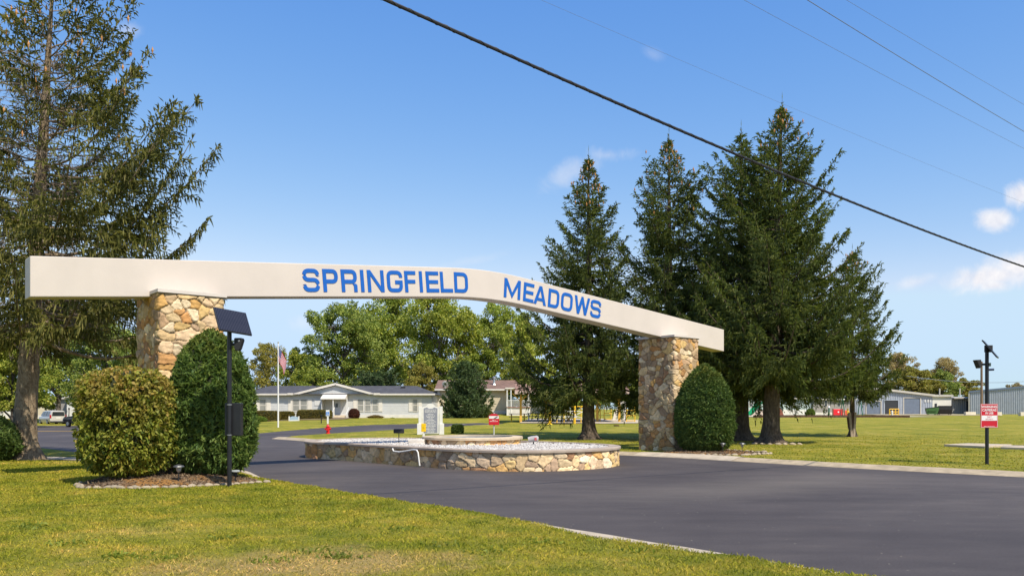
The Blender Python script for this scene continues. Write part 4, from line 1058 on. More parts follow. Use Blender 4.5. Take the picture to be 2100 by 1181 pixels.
MB().add([(x0+.03, -.04, .3), (x0+.03, -1.4, .3), (x0+.03, -1.4, zb-.15), (x0+.03, -.04, zb-.15), (x0+.09, -.04, .3), (x0+.09, -1.4, .3), (x0+.09, -1.4, zb-.15), (x0+.09, -.04, zb-.15)], [(0, 1, 2, 3), (7, 6, 5, 4), (0, 4, 5, 1), (1, 5, 6, 2), (3, 2, 6, 7), (0, 3, 7, 4)]).build('porch_side_panel', SIDE, OFF)
for px in (683.5, 712): MB().box(lx(px, 95.5)-.05, lx(px, 95.5)+.05, -1.62, -1.52, .2, zb-.14).build('porch_post', RAIL, OFF)
st = MB(); s0, s1 = lx(683, 95), lx(715, 95); zl = lz(851)
for k in range(5): st.box(s0-.02*k, s1+.02*k, -1.7-.34*k, -1.7-.34*(k-1) if k else -.06, -.7, zl-.17*k)
st.build('porch_steps', STEP, OFF)
for px in (684, 714):
    x = lx(px, 95); rr = MB(); p0, p1 = (x, -1.5, zl+.9), (x, -3.2, zl+.1)
    rr.bar(p0, p1, .05, .06); 
    for k in range(6): t = k/5; rr.bar((x, -1.5-1.7*t, zl-.1-.75*t), (x, -1.5-1.7*t, zl+.9-.8*t), .035, .035)
    rr.build('handrail', RAIL, OFF)

# ---- tan house with brown roof
HX, HY2 = -4.0, 105.0; HZ = G(HX, HY2)-.1
HS = thing('tan_house', 'tan house with brown shingle roof, metal flue and railed porch behind the conifer', 'house', (HX, HY2, HZ))
hx = lambda px, d=105.: at(px, d)-HX
hz = lambda py, d=105.: zat(py, d)-HZ
TAN = siding('tan_siding', (.60, .50, .35), .22); E2, R2 = hz(798), hz(779.5, 110)
MB().box(hx(896), hx(1042), 0, 9, .55, E2).build('wall', TAN, HS); MB().box(hx(896)-.03, hx(1042)+.03, -.03, 9.03, -.8, .55).build('skirting', SKIRT, HS)
r = MB(); x0, x1 = hx(892), hx(1076)
r.add([(x0, -.5, E2), (x1, -.5, E2), (x1, 9.5, E2), (x0, 9.5, E2), (x0, 4.5, R2), (x1-1.2, 4.5, R2), (x0, -.5, E2-.12), (x1, -.5, E2-.12), (x1, 9.5, E2-.12), (x0, 9.5, E2-.12)], [(0, 1, 5, 4), (1, 2, 5), (2, 3, 4, 5), (0, 4, 3, 9, 6), (6, 7, 1, 0), (7, 8, 2, 1), (8, 9, 3, 2), (9, 8, 7, 6)])
rf = r.build('roof', ROOFB, HS)
ch = MB(); cx = hx(1013.5, 107); ch.tube([(cx, 2, E2+.3), (cx, 2, hz(773, 107))], [.16, .13], 12).lathe([(.24, hz(776, 107)), (.26, hz(773.5, 107)), (.05, hz(771.5, 107))], (cx, 2, 0), 12).lathe([(.42, E2+.25), (.16, E2+.75)], (cx, 2, 0), 12)
ch.build('flue', mat('galvanised_metal', (.55, .55, .54), .35, .1, 3, metal=.8), rf)
dh = MB(); cx = hx(912.5, 104)
n = 18; vs = [(cx, -.72, hz(787, 104))]
for k in range(n): t = 2*math.pi*k/n; vs.append((cx+.40*math.cos(t), -.60-.12*math.sin(t), hz(787, 104)+.38*math.sin(t)))
for k in range(n): t = 2*math.pi*k/n; vs.append((cx+.40*math.cos(t), -.56-.12*math.sin(t), hz(787, 104)+.38*math.sin(t)))
dh.add(vs, [(0, 1+k, 1+(k+1) % n) for k in range(n)]+[(1+k, 1+n+k, 1+n+(k+1) % n, 1+(k+1) % n) for k in range(n)]+[tuple(1+n+k for k in range(n-1, -1, -1))])
dh.tube([(cx, -.55, E2), (cx, -.56, hz(787, 104))], .03, 6).build('satellite_dish', mat('dish_grey', (.52, .50, .48), .5), HS)
MB().box(x0, x1, -.56, -.503, E2-.16, E2+.03).build('fascia', TRIM, HS)
q0, q1 = hx(1036, 102), hx(1088, 102)
MB().box(q0, q1, -3.2, -.57, E2-.02, E2+.14).build('porch_roof', TRIM, HS)
for px in (1040, 1048, 1084): MB().box(hx(px, 102)-.06, hx(px, 102)+.06, -3.1, -2.98, -.3, E2-.02).build('porch_post', RAIL, HS)
MB().box(hx(1039, 102), q1, -3.15, -.04, hz(834, 102)-.12, hz(834, 102)).build('porch_deck', mat('brown_deck', (.28, .14, .09), .8), HS)
rl = MB(); zt = hz(820, 102)
rl.box(hx(1039, 102), q1, -3.12, -3.06, zt-.06, zt)
for k in range(24): x = hx(1039, 102)+(q1-hx(1039, 102))*k/23; rl.box(x-.02, x+.02, -3.11, -3.07, hz(834, 102), zt-.06)
rl.build('porch_railing', RAIL, HS)
MB().box(hx(1041, 102), q1-.05, -3.05, -2.98, -.9, hz(834, 102)-.13).build('porch_skirting', SKIRT, HS)
MB().box(hx(881, 104), hx(897, 104), 1.0, 8.6, -.8, E2-.2).build('shadow_gap', mat('shadow_gap_dark', (.14, .12, .10), .8), HS)  # dark block added for the shadow gap left of the wall
MB().box(hx(897.5), hx(902), -.09, -.031, -.3, E2-.15).build('corner_board', TRIM, HS)

def mobile_home(label, px0, px1, ytop, d, wallm, skirtm, roofm, wins, depth=4.2, roofh=.55, skirt=.6, doors=(), zb=None, wy=(820, 834)):
    xc = at((px0+px1)/2, d); z = (G(xc, d) if zb is None else zb)-.1; hw = (px1-px0)*d/F/2; H = zat(ytop, d)-z
    T = thing('mobile_home', label, 'mobile home', (xc, d, z), 0, 'mobile homes round the park')
    MB().box(-hw, hw, 0, depth, skirt, H).build('wall', wallm, T); MB().box(-hw-.03, hw+.03, -.03, depth+.03, -.6, skirt).build('skirting', skirtm, T)
    MB().prism([(-.35, H-.02), (depth+.35, H-.02), (depth/2, H+roofh)], -hw-.2, hw+.2, 'yz').build('roof', roofm, T)
    MB().box(-hw-.2, hw+.2, -.42, -.355, H-.14, H+.03).build('fascia', TRIM, T)
    for a, b in wins: window(T, at(a, d)-xc, at(b, d)-xc, zat(wy[1], d)-z, zat(wy[0], d)-z, 0, DARKG)
    for a, b in doors: MB().box(at(a, d)-xc, at(b, d)-xc, -.06, .02, skirt, skirt+2.0).build('door', DOORM, T)
    return T
MINT = siding('mint_siding', (.46, .55, .52), .22); PINK = mat('pinkish_skirting', (.66, .52, .46), .8, .1, 2); CREAM = siding('cream_siding', (.62, .54, .40), .2); GREYS = siding('grey_siding', (.32, .29, .27), .2); WHT = siding('white_siding', (.74, .71, .66), .2)
mobile_home('pale mint mobile home with pinkish skirting behind the green slide', 1488, 1600, 812, 124, MINT, PINK, ROOF, [(1536, 1544), (1506, 1514)], skirt=1.0)
mobile_home('pale blue-green mobile home right of the spruce trunks', 1606, 1662, 816, 126, MINT, WHT, ROOF, [(1620, 1628)], skirt=1.0)
mobile_home('grey mobile home behind the red play panels', 1668, 1752, 818, 132, GREYS, SKIRT, ROOF, [(1690, 1697), (1716, 1724)])
mobile_home('cream mobile home with a window above the silver minivan', 60, 112, 818, 127, CREAM, SKIRT, ROOF, [(103.5, 110.5)], wy=(819, 832))
mobile_home('mobile home with grey end wall beside the white garage', 112.6, 136, 816, 126, GREYS, SKIRT, ROOF, [], roofh=.2, wy=(819, 830))
mobile_home('plain white garage wing half behind the round bush', 137, 205, 813, 125, WHT, WHT, ROOF, [], roofh=.7)
mobile_home('pale mobile home at the left frame edge beyond the road', -60, 48, 832, 128, WHT, SKIRT, ROOF, [(24, 31), (0, 8)], wy=(838, 848))
mobile_home('white mobile home in the shade behind the yellow shelter', 1085, 1160, 822, 118, WHT, SKIRT, ROOF, [(1120, 1128)])

# ---- ribbed metal sheds
STEEL = mat('grey_blue_steel', (.33, .36, .42), .5, .1, 1.5, spec=.5); STEELD = mat('dark_steel_door', (.14, .17, .23), .55, .1, 2); ROOFM = mat('pale_metal_roof', (.50, .46, .40), .55, .12, .8); BLACKV = mat('dark_opening', (.035, .038, .045), .8)
def ribbed(name, x0, x1, ztl, ztr, z0, m, parent, y=0, pitch=.42, rib=.13, dep=.07, holes=()):
    """ribbed sheet wall with a sloping top edge"""
    M = MB(); pts = []; x = x0
    while x < x1-1e-6:
        pts += [(x, 0), (min(x+pitch-rib-.06, x1), 0), (min(x+pitch-rib-.03, x1), -dep), (min(x+pitch-.03, x1), -dep)]; x += pitch
    pts.append((x1, 0)); zt = lambda q: ztl+(ztr-ztl)*(q-x0)/(x1-x0)
    for (a, ya), (b, yb) in zip(pts[:-1], pts[1:]):
        if b-a < 1e-4 and abs(ya-yb) < 1e-4: continue
        lo = z0
        for h0, h1, hz_ in holes:
            if a >= h0-1e-4 and b <= h1+1e-4: lo = hz_
        M.add([(a, y+ya, lo), (b, y+yb, lo), (b, y+yb, zt(b)), (a, y+ya, zt(a))], [(0, 1, 2, 3)])
    return M.build(name, m, parent)
D1 = 152.0; BX = at(1830, D1); BZ = G(BX, D1)-.05
M1 = thing('metal_shed', 'low ribbed grey-blue metal shed with roll-up doors and pale sloping roof', 'shed', (BX, D1, BZ))
bx = lambda px, d=D1: at(px, d)-BX
bz = lambda py, d=D1: zat(py, d)-BZ
xl, xr = bx(1716), bx(1912); zl_, zr_ = bz(789), bz(812.5)
hol = [(bx(1813), bx(1842), bz(821)), (bx(1853), bx(1887), bz(816)), (bx(1776), bx(1806), bz(823))]
ribbed('wall', xl, xr, zl_, zr_, -.5, STEEL, M1, holes=hol)
MB().prism([(xl, -.5), (xr, -.5), (xr, zr_-.02), (xl, zl_-.02)], .12, 14).build('inner_wall', STEELD, M1)
MB().prism([(xl-.3, zl_+.02), (xr+.3, zr_-.03), (xr+.3, zr_+.33), (xl-.3, zl_+.38)], -.5, 15).build('roof', ROOFM, M1)
for (a, b, z), mm in zip(hol, (BLACKV, STEELD, STEELD)):
    dd = MB().box(a+.05, b-.05, -.02, .10, -.5, z).build('roll_up_door', mm, M1)
    fr = MB().box(a-.12, a+.05, -.12, .04, -.5, z+.14).box(b-.05, b+.12, -.12, .04, -.5, z+.14).box(a+.05, b-.05, -.12, .04, z, z+.14).build('door_frame', ROOFM if mm is STEELD else STEEL, dd)
for px in (1897, 1903, 1908): MB().box(bx(px)-.16, bx(px)+.16, -.11, -.075, bz(824.5), bz(819)).build('wall_letter', mat('pale_letter', (.55, .55, .55)), M1)
for px in (1916, 1957): MB().tube([(bx(px, 160), 6, zr_+.2), (bx(px, 160), 6, zr_+1.6)], .12, 8).build('roof_pipe', ROOFM, M1)
D2 = 168.0; CX2 = at(1932, D2); CZ2 = G(CX2, D2)-.05
M2 = thing('block_annex', 'plain white block annex behind the two dumpsters', 'annex', (CX2, D2, CZ2)); cx_ = lambda px: at(px, D2)-CX2; cz_ = lambda py: zat(py, D2)-CZ2
MB().box(cx_(1908), cx_(1951), 0, 12, -.5, cz_(813.5)).build('wall', mat('white_block', (.72, .68, .63), .8, .06, 1), M2); MB().box(cx_(1906), cx_(1953), -.4, 12.4, cz_(813.5)+.004, cz_(809)).build('roof', ROOFM, M2)
MB().box(cx_(1917), cx_(1921), -.12, .01, cz_(834), cz_(827)).build('meter_box', BLACKV, M2)
M3 = thing('lean_to_shed', 'shaded ribbed lean-to between the white annex and the tall ribbed building', 'shed', (at(1972, D2+2), D2+2, CZ2)); c3 = lambda px: at(px, D2+2)-at(1972, D2+2)
ribbed('wall', c3(1952), c3(2000), cz_(816), cz_(816), -.5, mat('dull_steel', (.36, .36, .36), .6, .1, 1.5), M3); MB().box(c3(1952), c3(2000), .1, 10, -.5, cz_(816)-.02).build('inner_wall', STEELD, M3)
MB().prism([(-1.3, cz_(817)), (10, cz_(813)), (10, cz_(811)), (-1.3, cz_(814.6))], c3(1950), c3(2002), 'yz').build('roof', ROOFM, M3)
MB().box(c3(1982), c3(1988), -.12, .02, -.5, cz_(822)).build('door', BLACKV, M3)
D4 = 163.0; X4 = at(1989, D4); Z4 = G(X4, D4)-.1
M4 = thing('ribbed_building', 'tall pale ribbed metal building at the right frame edge', 'building', (X4, D4, Z4), math.radians(-29)); z4 = lambda py: zat(py, D4)-Z4
h0, h1, L4 = z4(805), z4(793.5), 11.5; sl = (h1-h0)/L4; h2 = h0+sl*24
ribbed('wall', 0, 24, h0, h2, -.5, mat('light_steel', (.44, .46, .50), .45, .1, 1.5, spec=.5), M4, pitch=.36, rib=.15, dep=.10)
MB().prism([(0, -.5), (24, -.5), (24, h2-.03), (0, h0-.03)], .12, 22).build('inner_wall', STEELD, M4)
MB().prism([(-.15, h0-.02), (24.2, h2-.02), (24.2, h2+.34), (-.15, h0+.34)], -.25, 22.5).build('roof_edge', mat('slate_blue_trim', (.16, .20, .27), .5), M4)
MB().box(-.25, -.02, -.2, .1, -.5, h0+.1).build('downpipe', ROOFM, M4)
# ================================================================== street furniture and the rest
BLK = mat('black_metal', (.012, .012, .014), .42, .2, 6, spec=.5); BLKM = mat('matt_black', (.018, .018, .02), .7); STEELC = mat('clamp_steel', (.35, .34, .33), .35, metal=.8)
WPOST = mat('white_post', (.74, .72, .68), .6, .06, 5); RED = mat('sign_red', (.56, .014, .03), .4, .06, 6); REDH = mat('hydrant_red', (.62, .012, .018), .35, .1, 6, spec=.5); YEL = mat('yellow_paint', (.78, .46, .02), .45, .12, 3); SIGNW = mat('sign_white', (.78, .76, .74), .45, .04, 6)
WOOD = bark('weathered_wood', [(.20, .15, .11), (.36, .28, .21), (.47, .38, .29)], 8, .15, .5); TIMB = bark('dark_timber', [(.06, .035, .025), (.12, .07, .05), (.17, .11, .08)], 6, .5, .5)
def solar_face():
    m, nt, out = new_mat('solar_cells'); co = obj_co(nt); w = N(nt, 'ShaderNodeTexWave', wave_type='BANDS', bands_direction='X'); w.inputs['Scale'].default_value = 9; w.inputs['Distortion'].default_value = 0
    nt.links.new(co, w.inputs['Vector']); r = ramp(nt, [(.0, (.012, .013, .022)), (.86, (.014, .015, .026)), (.95, (.075, .075, .095))], w.outputs['Fac'])
    p = N(nt, 'ShaderNodeBsdfPrincipled'); p.inputs['Roughness'].default_value = .3; p.inputs['Specular IOR Level'].default_value = .3; nt.links.new(r.outputs[0], p.inputs['Base Color']); nt.links.new(p.outputs[0], out.inputs[0]); return m
SOLAR = solar_face()

def text(name, s, size, m, parent, loc, depth=.004, align='CENTER', bold=0):
    """lettering standing a few millimetres proud of a sign that faces -y"""
    cu = bpy.data.curves.new(name, 'FONT'); cu.body = s; cu.size = size; cu.extrude = depth/2; cu.align_x = align; cu.align_y = 'CENTER'; cu.offset = bold
    o = bpy.data.objects.new(name, cu); COL.objects.link(o); dg = bpy.context.evaluated_depsgraph_get(); dg.update()
    me = bpy.data.meshes.new_from_object(o.evaluated_get(dg)); bpy.data.objects.remove(o)
    n = len(me.vertices); a = np.zeros(n*3, dtype=np.float32); me.vertices.foreach_get('co', a); a = a.reshape(-1, 3)
    b = np.stack([a[:, 0]+loc[0], loc[1]-a[:, 2], a[:, 1]+loc[2]], 1); me.vertices.foreach_set('co', b.astype(np.float32).ravel()); me.update(); me.materials.clear()
    return link(name, me, m, parent)
def greek(name, m, parent, x0, x1, zs, h, y, seed, dep=.004):
    """rows of small printed words too worn to read"""
    rng = random.Random(seed); M = MB()
    for z, k in zs:
        w = (x1-x0)*k; x = (x0+x1)/2-w/2; e = x+w
        while x < e-.001:
            l = min(rng.uniform(.10, .34)*(x1-x0), e-x)
            n = max(1, int(l/(h*.75)))
            for q in range(n):
                a = x+l*q/n; t = rng.choice((1, 1, .72, .72, .72)); M.box(a, a+l/n*.72, y-dep, y, z-h/2, z-h/2+h*t)
            x += l+h*.6
    return M.build(name, m, parent)

def panel(parent, c, ax, up, w, h, t=.035):
    """solar panel: dark frame with the cell face as its sub-part"""
    o = bpy.data.objects.new('solar_panel', MB().box(-w/2, w/2, -t/2, t/2, -h/2, h/2).build('solar_panel', BLK, parent, bevel=.004).data)
    old = [x for x in parent.children if x.name.startswith('solar_panel')][-1]
    X = Vector(ax).normalized(); Z = Vector(up); Z = (Z-X*Z.dot(X)).normalized(); Y = Z.cross(X)
    from mathutils import Matrix
    old.matrix_local = Matrix(((X.x, Y.x, Z.x, c[0]), (X.y, Y.y, Z.y, c[1]), (X.z, Y.z, Z.z, c[2]), (0, 0, 0, 1)))
    bpy.data.objects.remove(o)
    MB().box(-w/2+.018, w/2-.018, -t/2-.004, -t/2+.001, -h/2+.018, h/2-.018).build('cell_face', SOLAR, old); return old

# ---- left solar pole
d = 17.0; x = at(470.5, d); z = G(x, d)
LP = thing('solar_pole', 'black pole with tilted solar panel and battery box on near lawn before the yew', 'solar pole', (x, d, z), 0, 'solar camera poles')
zz = lambda py, d=17.0: zat(py, d)-z
MB().tube([(0, 0, -.2), (0, 0, zz(660))], .046, 16).build('pole', BLK, LP, smooth=True)
panel(LP, (at(479, d)-x, -.06, zz(660)), (.521, .491, -.07), (-.232, .313, .49), .70, .63)
MB().tube([(0, 0, zz(668)), (.02, -.04, zz(660))], .03, 8).box(-.07, .07, -.05, .05, zz(672), zz(655)).build('panel_bracket', BLKM, LP)
MB().box(-.115, .215, .05, .22, zz(893.5), zz(826)).build('battery_box', BLK, LP, bevel=.012)
for py in (829.5, 891.5): MB().tube([(0, 0, zz(py)-.012), (0, 0, zz(py)+.012)], .054, 14).build('clamp', STEELC, LP)
fl = MB(); xx = lambda px: at(px, d)-x
fl.prism([(xx(481.5), zz(694.5)), (xx(483.5), zz(693)), (xx(497), zz(693)), (xx(499), zz(697)), (xx(493.5), zz(715)), (xx(490.5), zz(719.5)), (xx(485), zz(719)), (xx(482), zz(714))][::-1], -.06, .10)
fo = fl.build('floodlight', BLKM, LP, bevel=.012); MB().box(.04, xx(482), -.02, .03, zz(709), zz(703)).tube([(0, 0, zz(705)), (.09, 0, zz(705))], .022, 8).build('arm', BLKM, fo)
MB().tube([(xx(492), -.062, zz(699)), (xx(492), -.07, zz(699))], .022, 12).build('sensor', mat('grey_lens', (.25, .25, .27), .2), fo)
# ---- right solar pole
d2 = 23.9; x2 = at(2024, d2); z2 = G(x2, d2)
RP = thing('solar_pole', 'black steel pole with red warning sign and edge-on solar panel on the right lawn', 'solar pole', (x2, d2, z2), 0, 'solar camera poles')
zr = lambda py: zat(py, d2)-z2
xr2 = lambda px: at(px, d2)-x2
MB().tube([(0, 0, -.2), (0, 0, zr(712))], .050, 16).build('pole', BLK, RP, smooth=True)
panel(RP, (xr2(2030)+.0, -.02, zr(716)), (.57, .82, 0), (-.52, .36, .86), .60, .62)
MB().box(-.05, .14, -.05, .05, zr(722), zr(708)).build('panel_bracket', BLKM, RP)
f2 = MB().prism([(xr2(1999), zr(738)), (xr2(2008.5), zr(737.5)), (xr2(2010.5), zr(752)), (xr2(2006), zr(755.5))][::-1], -.10, .12).build('floodlight', BLKM, RP, bevel=.012)
MB().bar((xr2(2009), 0, zr(747)), (0, 0, zr(747)), .05, .06).build('arm', BLKM, f2)
cm = MB().tube([(.03, 0, zr(758)), (xr2(2037), -.03, zr(757.5))], .032, 12).build('camera', mat('blue_black_plastic', (.02, .035, .09), .4), RP)
MB().box(.035, xr2(2030), -.06, .05, zr(751), zr(744)).build('junction_box', mat('grey_green_box', (.16, .20, .15), .6), RP)
SB = MB().box(xr2(2008), xr2(2043.5), -.075, -.06, zr(876.5), zr(828)).build('sign_board', RED, RP, bevel=.004)
ww = xr2(2043.5)-xr2(2008); xc = (xr2(2008)+xr2(2043.5))/2; fy = -.0755
b = MB(); e0, e1, q0, q1 = xr2(2008)+.012, xr2(2043.5)-.012, zr(876.5)+.012, zr(828)-.012
for r4 in ((e0, e1, q0, q0+.008), (e0, e1, q1-.008, q1), (e0, e0+.008, q0+.008, q1-.008), (e1-.008, e1, q0+.008, q1-.008)): b.box(r4[0], r4[1], fy-.003, fy+.001, r4[2], r4[3])
b.build('border', SIGNW, SB)
text('lettering', 'WARNING', .092, SIGNW, SB, (xc, fy, zr(834.2)), bold=.002); text('lettering', 'CAMERAS', .094, SIGNW, SB, (xc, fy, zr(840.8)), bold=.002); text('lettering', 'IN USE', .078, SIGNW, SB, (xc, fy, zr(847)), bold=.002)
wp = MB().box(e0+.018, e1-.018, fy-.004, fy+.001, zr(862), zr(851.5)).build('white_band', SIGNW, SB)
text('lettering', '24/7', .074, RED, SB, (xc, fy-.004, zr(854.7))); text('lettering', 'SECURITY', .05, RED, SB, (xc, fy-.004, zr(859.3)))
greek('small_print', SIGNW, SB, e0+.08, e1-.08, [(zr(873.6), .95)], .012, fy, 4)

# ---- near bed: bark mulch, edging stones, path lights
MUL = None
def mulch_mat():
    m, nt, out = new_mat('bark_mulch'); pos = geo_pos(nt); v = N(nt, 'ShaderNodeTexVoronoi'); v.inputs['Scale'].default_value = 26; nt.links.new(pos, v.inputs['Vector'])
    s_ = N(nt, 'ShaderNodeSeparateColor'); nt.links.new(v.outputs['Color'], s_.inputs[0]); r = ramp(nt, [(0, (.055, .035, .02)), (.5, (.15, .095, .055)), (.85, (.28, .19, .11)), (1, (.40, .30, .19))], s_.outputs[0])
    n = noise(nt, 1.1, 4, .6, pos); w = ramp(nt, [(.45, (0, 0, 0)), (.62, (1, 1, 1))], n.outputs['Fac']); c = mixc(nt, r.outputs[0], (.36, .17, .04), w.outputs[0])
    p = N(nt, 'ShaderNodeBsdfPrincipled'); p.inputs['Roughness'].default_value = .95; nt.links.new(c, p.inputs['Base Color']); nt.links.new(bump(nt, v.outputs['Distance'], 1.0, .05), p.inputs['Normal']); nt.links.new(p.outputs[0], out.inputs[0]); return m
MUL = mulch_mat()
for pl, lab in ((BED_L, 'brown bark mulch under the round bush and tall yew'), (BED_R, 'brown bark mulch round the foot of the right yew')):
    o = sheet('mulch', pl, MUL, .012, .15, lawn_h, 0, 'stuff'); tag(o, lab, 'mulch')
m, nt, out = new_mat('bark_chip'); g = N(nt, 'ShaderNodeNewGeometry'); r = ramp(nt, [(0, (.06, .04, .025)), (.6, (.2, .13, .075)), (1, (.42, .32, .2))], g.outputs['Random Per Island']); p = N(nt, 'ShaderNodeBsdfDiffuse'); nt.links.new(r.outputs[0], p.inputs[0]); nt.links.new(p.outputs[0], out.inputs[0]); CHIP = m
for pl, lab, nn in ((BED_L, 'loose bark chips on the left bed', 5200), (BED_R, 'loose bark chips on the right bed', 3000)):
    P = np.array(pl); X = rng.uniform(P[:, 0].min(), P[:, 0].max(), nn); Y = rng.uniform(P[:, 1].min(), P[:, 1].max(), nn); k = seg_sd(pl, X, Y) < -.06; X, Y = X[k], Y[k]
    D = unit(np.stack([rng.normal(size=len(X)), rng.normal(size=len(X)), rng.normal(0, .35, len(X))], 1)); v, f = kites(np.stack([X, Y, lawn_h(X, Y)+.022], 1), D, rng.uniform(.03, .09, len(X)), .012, rng, True, 0)
    tag(link('bark_chips', np_mesh('bark_chips', v, f), CHIP), lab, 'bark chips', kind='stuff')
RK = [mat('pale_edging_stone', (.44, .35, .24), .9, .25, 8, .6, 30), mat('grey_edging_stone', (.36, .29, .20), .9, .25, 8, .6, 30)]
def rock_mesh(seed, m):
    import bmesh
    b = bmesh.new(); bmesh.ops.create_icosphere(b, subdivisions=2, radius=1); r_ = random.Random(seed); off = r_.uniform(0, 50)
    for v in b.verts:
        k = 1+.55*(float(fbm(np.array([v.co.x*1.3+off]), np.array([v.co.y*1.3+v.co.z*1.7]), seed)[0])-.45); v.co *= k; v.co.x *= 1.35; v.co.z *= .62
    me = bpy.data.meshes.new('edging_stone'); b.to_mesh(me); b.free(); me.materials.append(m); me.polygons.foreach_set('use_smooth', [True]*len(me.polygons)); return me
RM = [rock_mesh(s_, RK[s_ % 2]) for s_ in range(6)]
def stones(line, step, r, label, group, seed):
    r_ = random.Random(seed)
    for (xa, ya), (xb, yb) in zip(resample(line, step)[:-1], resample(line, step)[1:]):
        o = bpy.data.objects.new('edging_stone', r_.choice(RM)); COL.objects.link(o); k = r*r_.uniform(.75, 1.3)
        x_, y_ = xa+r_.uniform(-.03, .03), ya+r_.uniform(-.03, .03); o.location = (x_, y_, G(x_, y_)+k*.18); o.scale = (k, k*.8, k); o.rotation_euler = (r_.uniform(-.2, .2), r_.uniform(-.2, .2), math.atan2(yb-ya, xb-xa)+r_.uniform(-.4, .4)); tag(o, label, 'edging stone', group)
stones([(-9.1, 17.5), (-8.95, 17.1), (-8.62, 16.58), (-8.2, 16.42), (-7.3, 16.5), (-6.5, 16.9), (-5.92, 17.45), (-5.5, 17.9), (-5.2, 18.1)], .15, .062, 'pale stone in the row edging the mulch bed below the round bush', 'stones edging the left bed', 3)
stones([(5.5, 29.7), (6.4, 28.9), (7.2, 28.5), (7.9, 28.45), (8.5, 28.95), (9.35, 29.55)], .19, .075, 'pale stone in the row along the kerb side of the right bed', 'stones edging the right bed', 5)
stones([(9.2, 30.3), (8.3, 30.9), (8.0, 31.4)], .2, .075, 'pale stone on the lawn side of the right bed', 'stones on the lawn side of the right bed', 6)
stones([(11.0, 37.6), (12.3, 37.3), (13.4, 37.7)], .3, .10, 'pale stone lying by the widest spruce trunk', 'stones by the spruce foot', 8)
GLS = glass('lamp_glass', (.35, .36, .33), .15)
def path_light(px, ybase, d, h, label, shape='bell'):
    x = at(px, d); z = G(x, d); T = thing('path_light', label, 'path light', (x, d, z), 0, 'small path lights in the beds')
    MB().tube([(0, 0, -.1), (0, 0, h*.62)], .012, 8).build('stake', BLKM, T)
    if shape == 'bell':
        MB().lathe([(.022, h*.55), (.048, h*.66), (.062, h*.86)], n=14).build('lens', GLS, T); MB().lathe([(.115, h*.86), (.10, h*.93), (.03, h)], n=18).build('cap', mat('dull_metal_cap', (.16, .16, .16), .4, metal=.6), T)
    else:
        MB().lathe([(.03, h*.5), (.05, h*.82)], n=14).build('lens', BLKM, T); MB().lathe([(.09, h*.82), (.10, h*.9), (.075, h)], n=18).build('cap', GLS, T)
path_light(366.5, 992, 17.35, .36, 'bell-capped path light between the round bush and the tall yew')
path_light(483, 985, 17.9, .26, 'squat path light just right of the left solar pole', 'disc')
path_light(1482, 929, 29.6, .34, 'bell-capped path light nearest the right yew')
path_light(1522, 930, 29.3, .38, 'path light with glass body out on the grass by the right bed')

# ---- on the planter
def on_island(px, d): return at(px, d), d
x, y = on_island(818, 28.2)
T = thing('landscape_light', 'black bar-shaped landscape light on a thin stem in the white gravel', 'landscape light', (x, y, .53)); zt = zat(884, y)-.53
MB().tube([(0, 0, -.1), (0, 0, zt)], .014, 8).build('stem', BLKM, T); MB().box(-.18, .18, -.05, .05, zt-.07, zt+.08).build('lamp_head', BLKM, T, bevel=.025)
x, y = at(1094, 26.6), 26.6
T = thing('floodlight', 'clear plastic floodlight with red lens at the right rim of the basin', 'floodlight', (x, y, .53))
CL = mat('cloudy_plastic', (.46, .42, .40), .25, .1, 5); zc = zat(900, y)-.53
MB().tube([(0, 0, -.05), (0, 0, zc-.05)], .02, 8).build('stake', BLKM, T)
MB().tube([(-.17, 0, zc-.02), (-.05, 0, zc), (.12, -.03, zc+.02), (.16, -.035, zc+.02)], [.085, .10, .10, .06], 14).build('housing', CL, T, smooth=True); MB().box(.03, .10, -.135, -.10, zc-.03, zc+.05).build('red_lens', mat('red_lens', (.55, .10, .10), .3), T)
x, y = at(856, 27.4), 27.4
T = thing('stone_blocks', 'two flat white stone blocks stacked at the left rim of the basin', 'stone blocks', (x, y, .53)); BL = mat('white_stone', (.68, .62, .54), .85, .15, 4, .4, 20)
MB().box(-.28, .24, -.15, .25, -.05, .075).build('lower_block', BL, T, bevel=.015); MB().box(-.30, .23, -.13, .24, .08, .165).build('upper_block', BL, T, bevel=.015)
T = thing('white_pipe', 'thin white pipe bent along the planter wall down to the asphalt', 'pipe', (-2.75, 24.2, 0)); L = [(806, 919, 25.15), (808, 924.5, 25.1), (820, 926, 24.95), (850, 921.5, 24.42), (855.5, 922.5, 24.28), (858, 927, 24.24), (861.5, 954, 24.22)]
MB().tube([(at(a, c)+2.75, c-24.2-.10, zat(b_, c)) for a, b_, c in L], .022, 8).build('pipe', mat('white_plastic', (.74, .72, .68), .4), T, smooth=True)

# ---- notice board, small signs and posts behind the planter
d = 50.0; x = at(883, d); z = G(x, d); SC = d/F
T = thing('notice_board', 'white framed notice board with scrolled top and grey lettered panel behind the basin', 'notice board', (x, d, z), .12)
GP2 = mat('grey_blue_panel', (.24, .25, .30), .6, .08, 4); w = 50*SC; zt_ = lambda py: zat(py, d)-z
for s_ in (-1, 1):
    pr = MB().box(s_*.62-.10, s_*.62+.10, -.09, .09, -.2, zt_(833)).build('post', WPOST, T, bevel=.01)
    MB().box(s_*.66-.15, s_*.66+.15, -.12, .12, -.2, zt_(868)).build('plinth', WPOST, pr, bevel=.02)
o_ = [(-.5, zt_(889)), (.5, zt_(889)), (.5, zt_(835)), (.28, zt_(832.5)), (.16, zt_(828)), (0, zt_(827)), (-.16, zt_(828)), (-.28, zt_(832.5)), (-.5, zt_(835))]
fb = MB().prism(o_, -.06, .06).build('frame', WPOST, T)
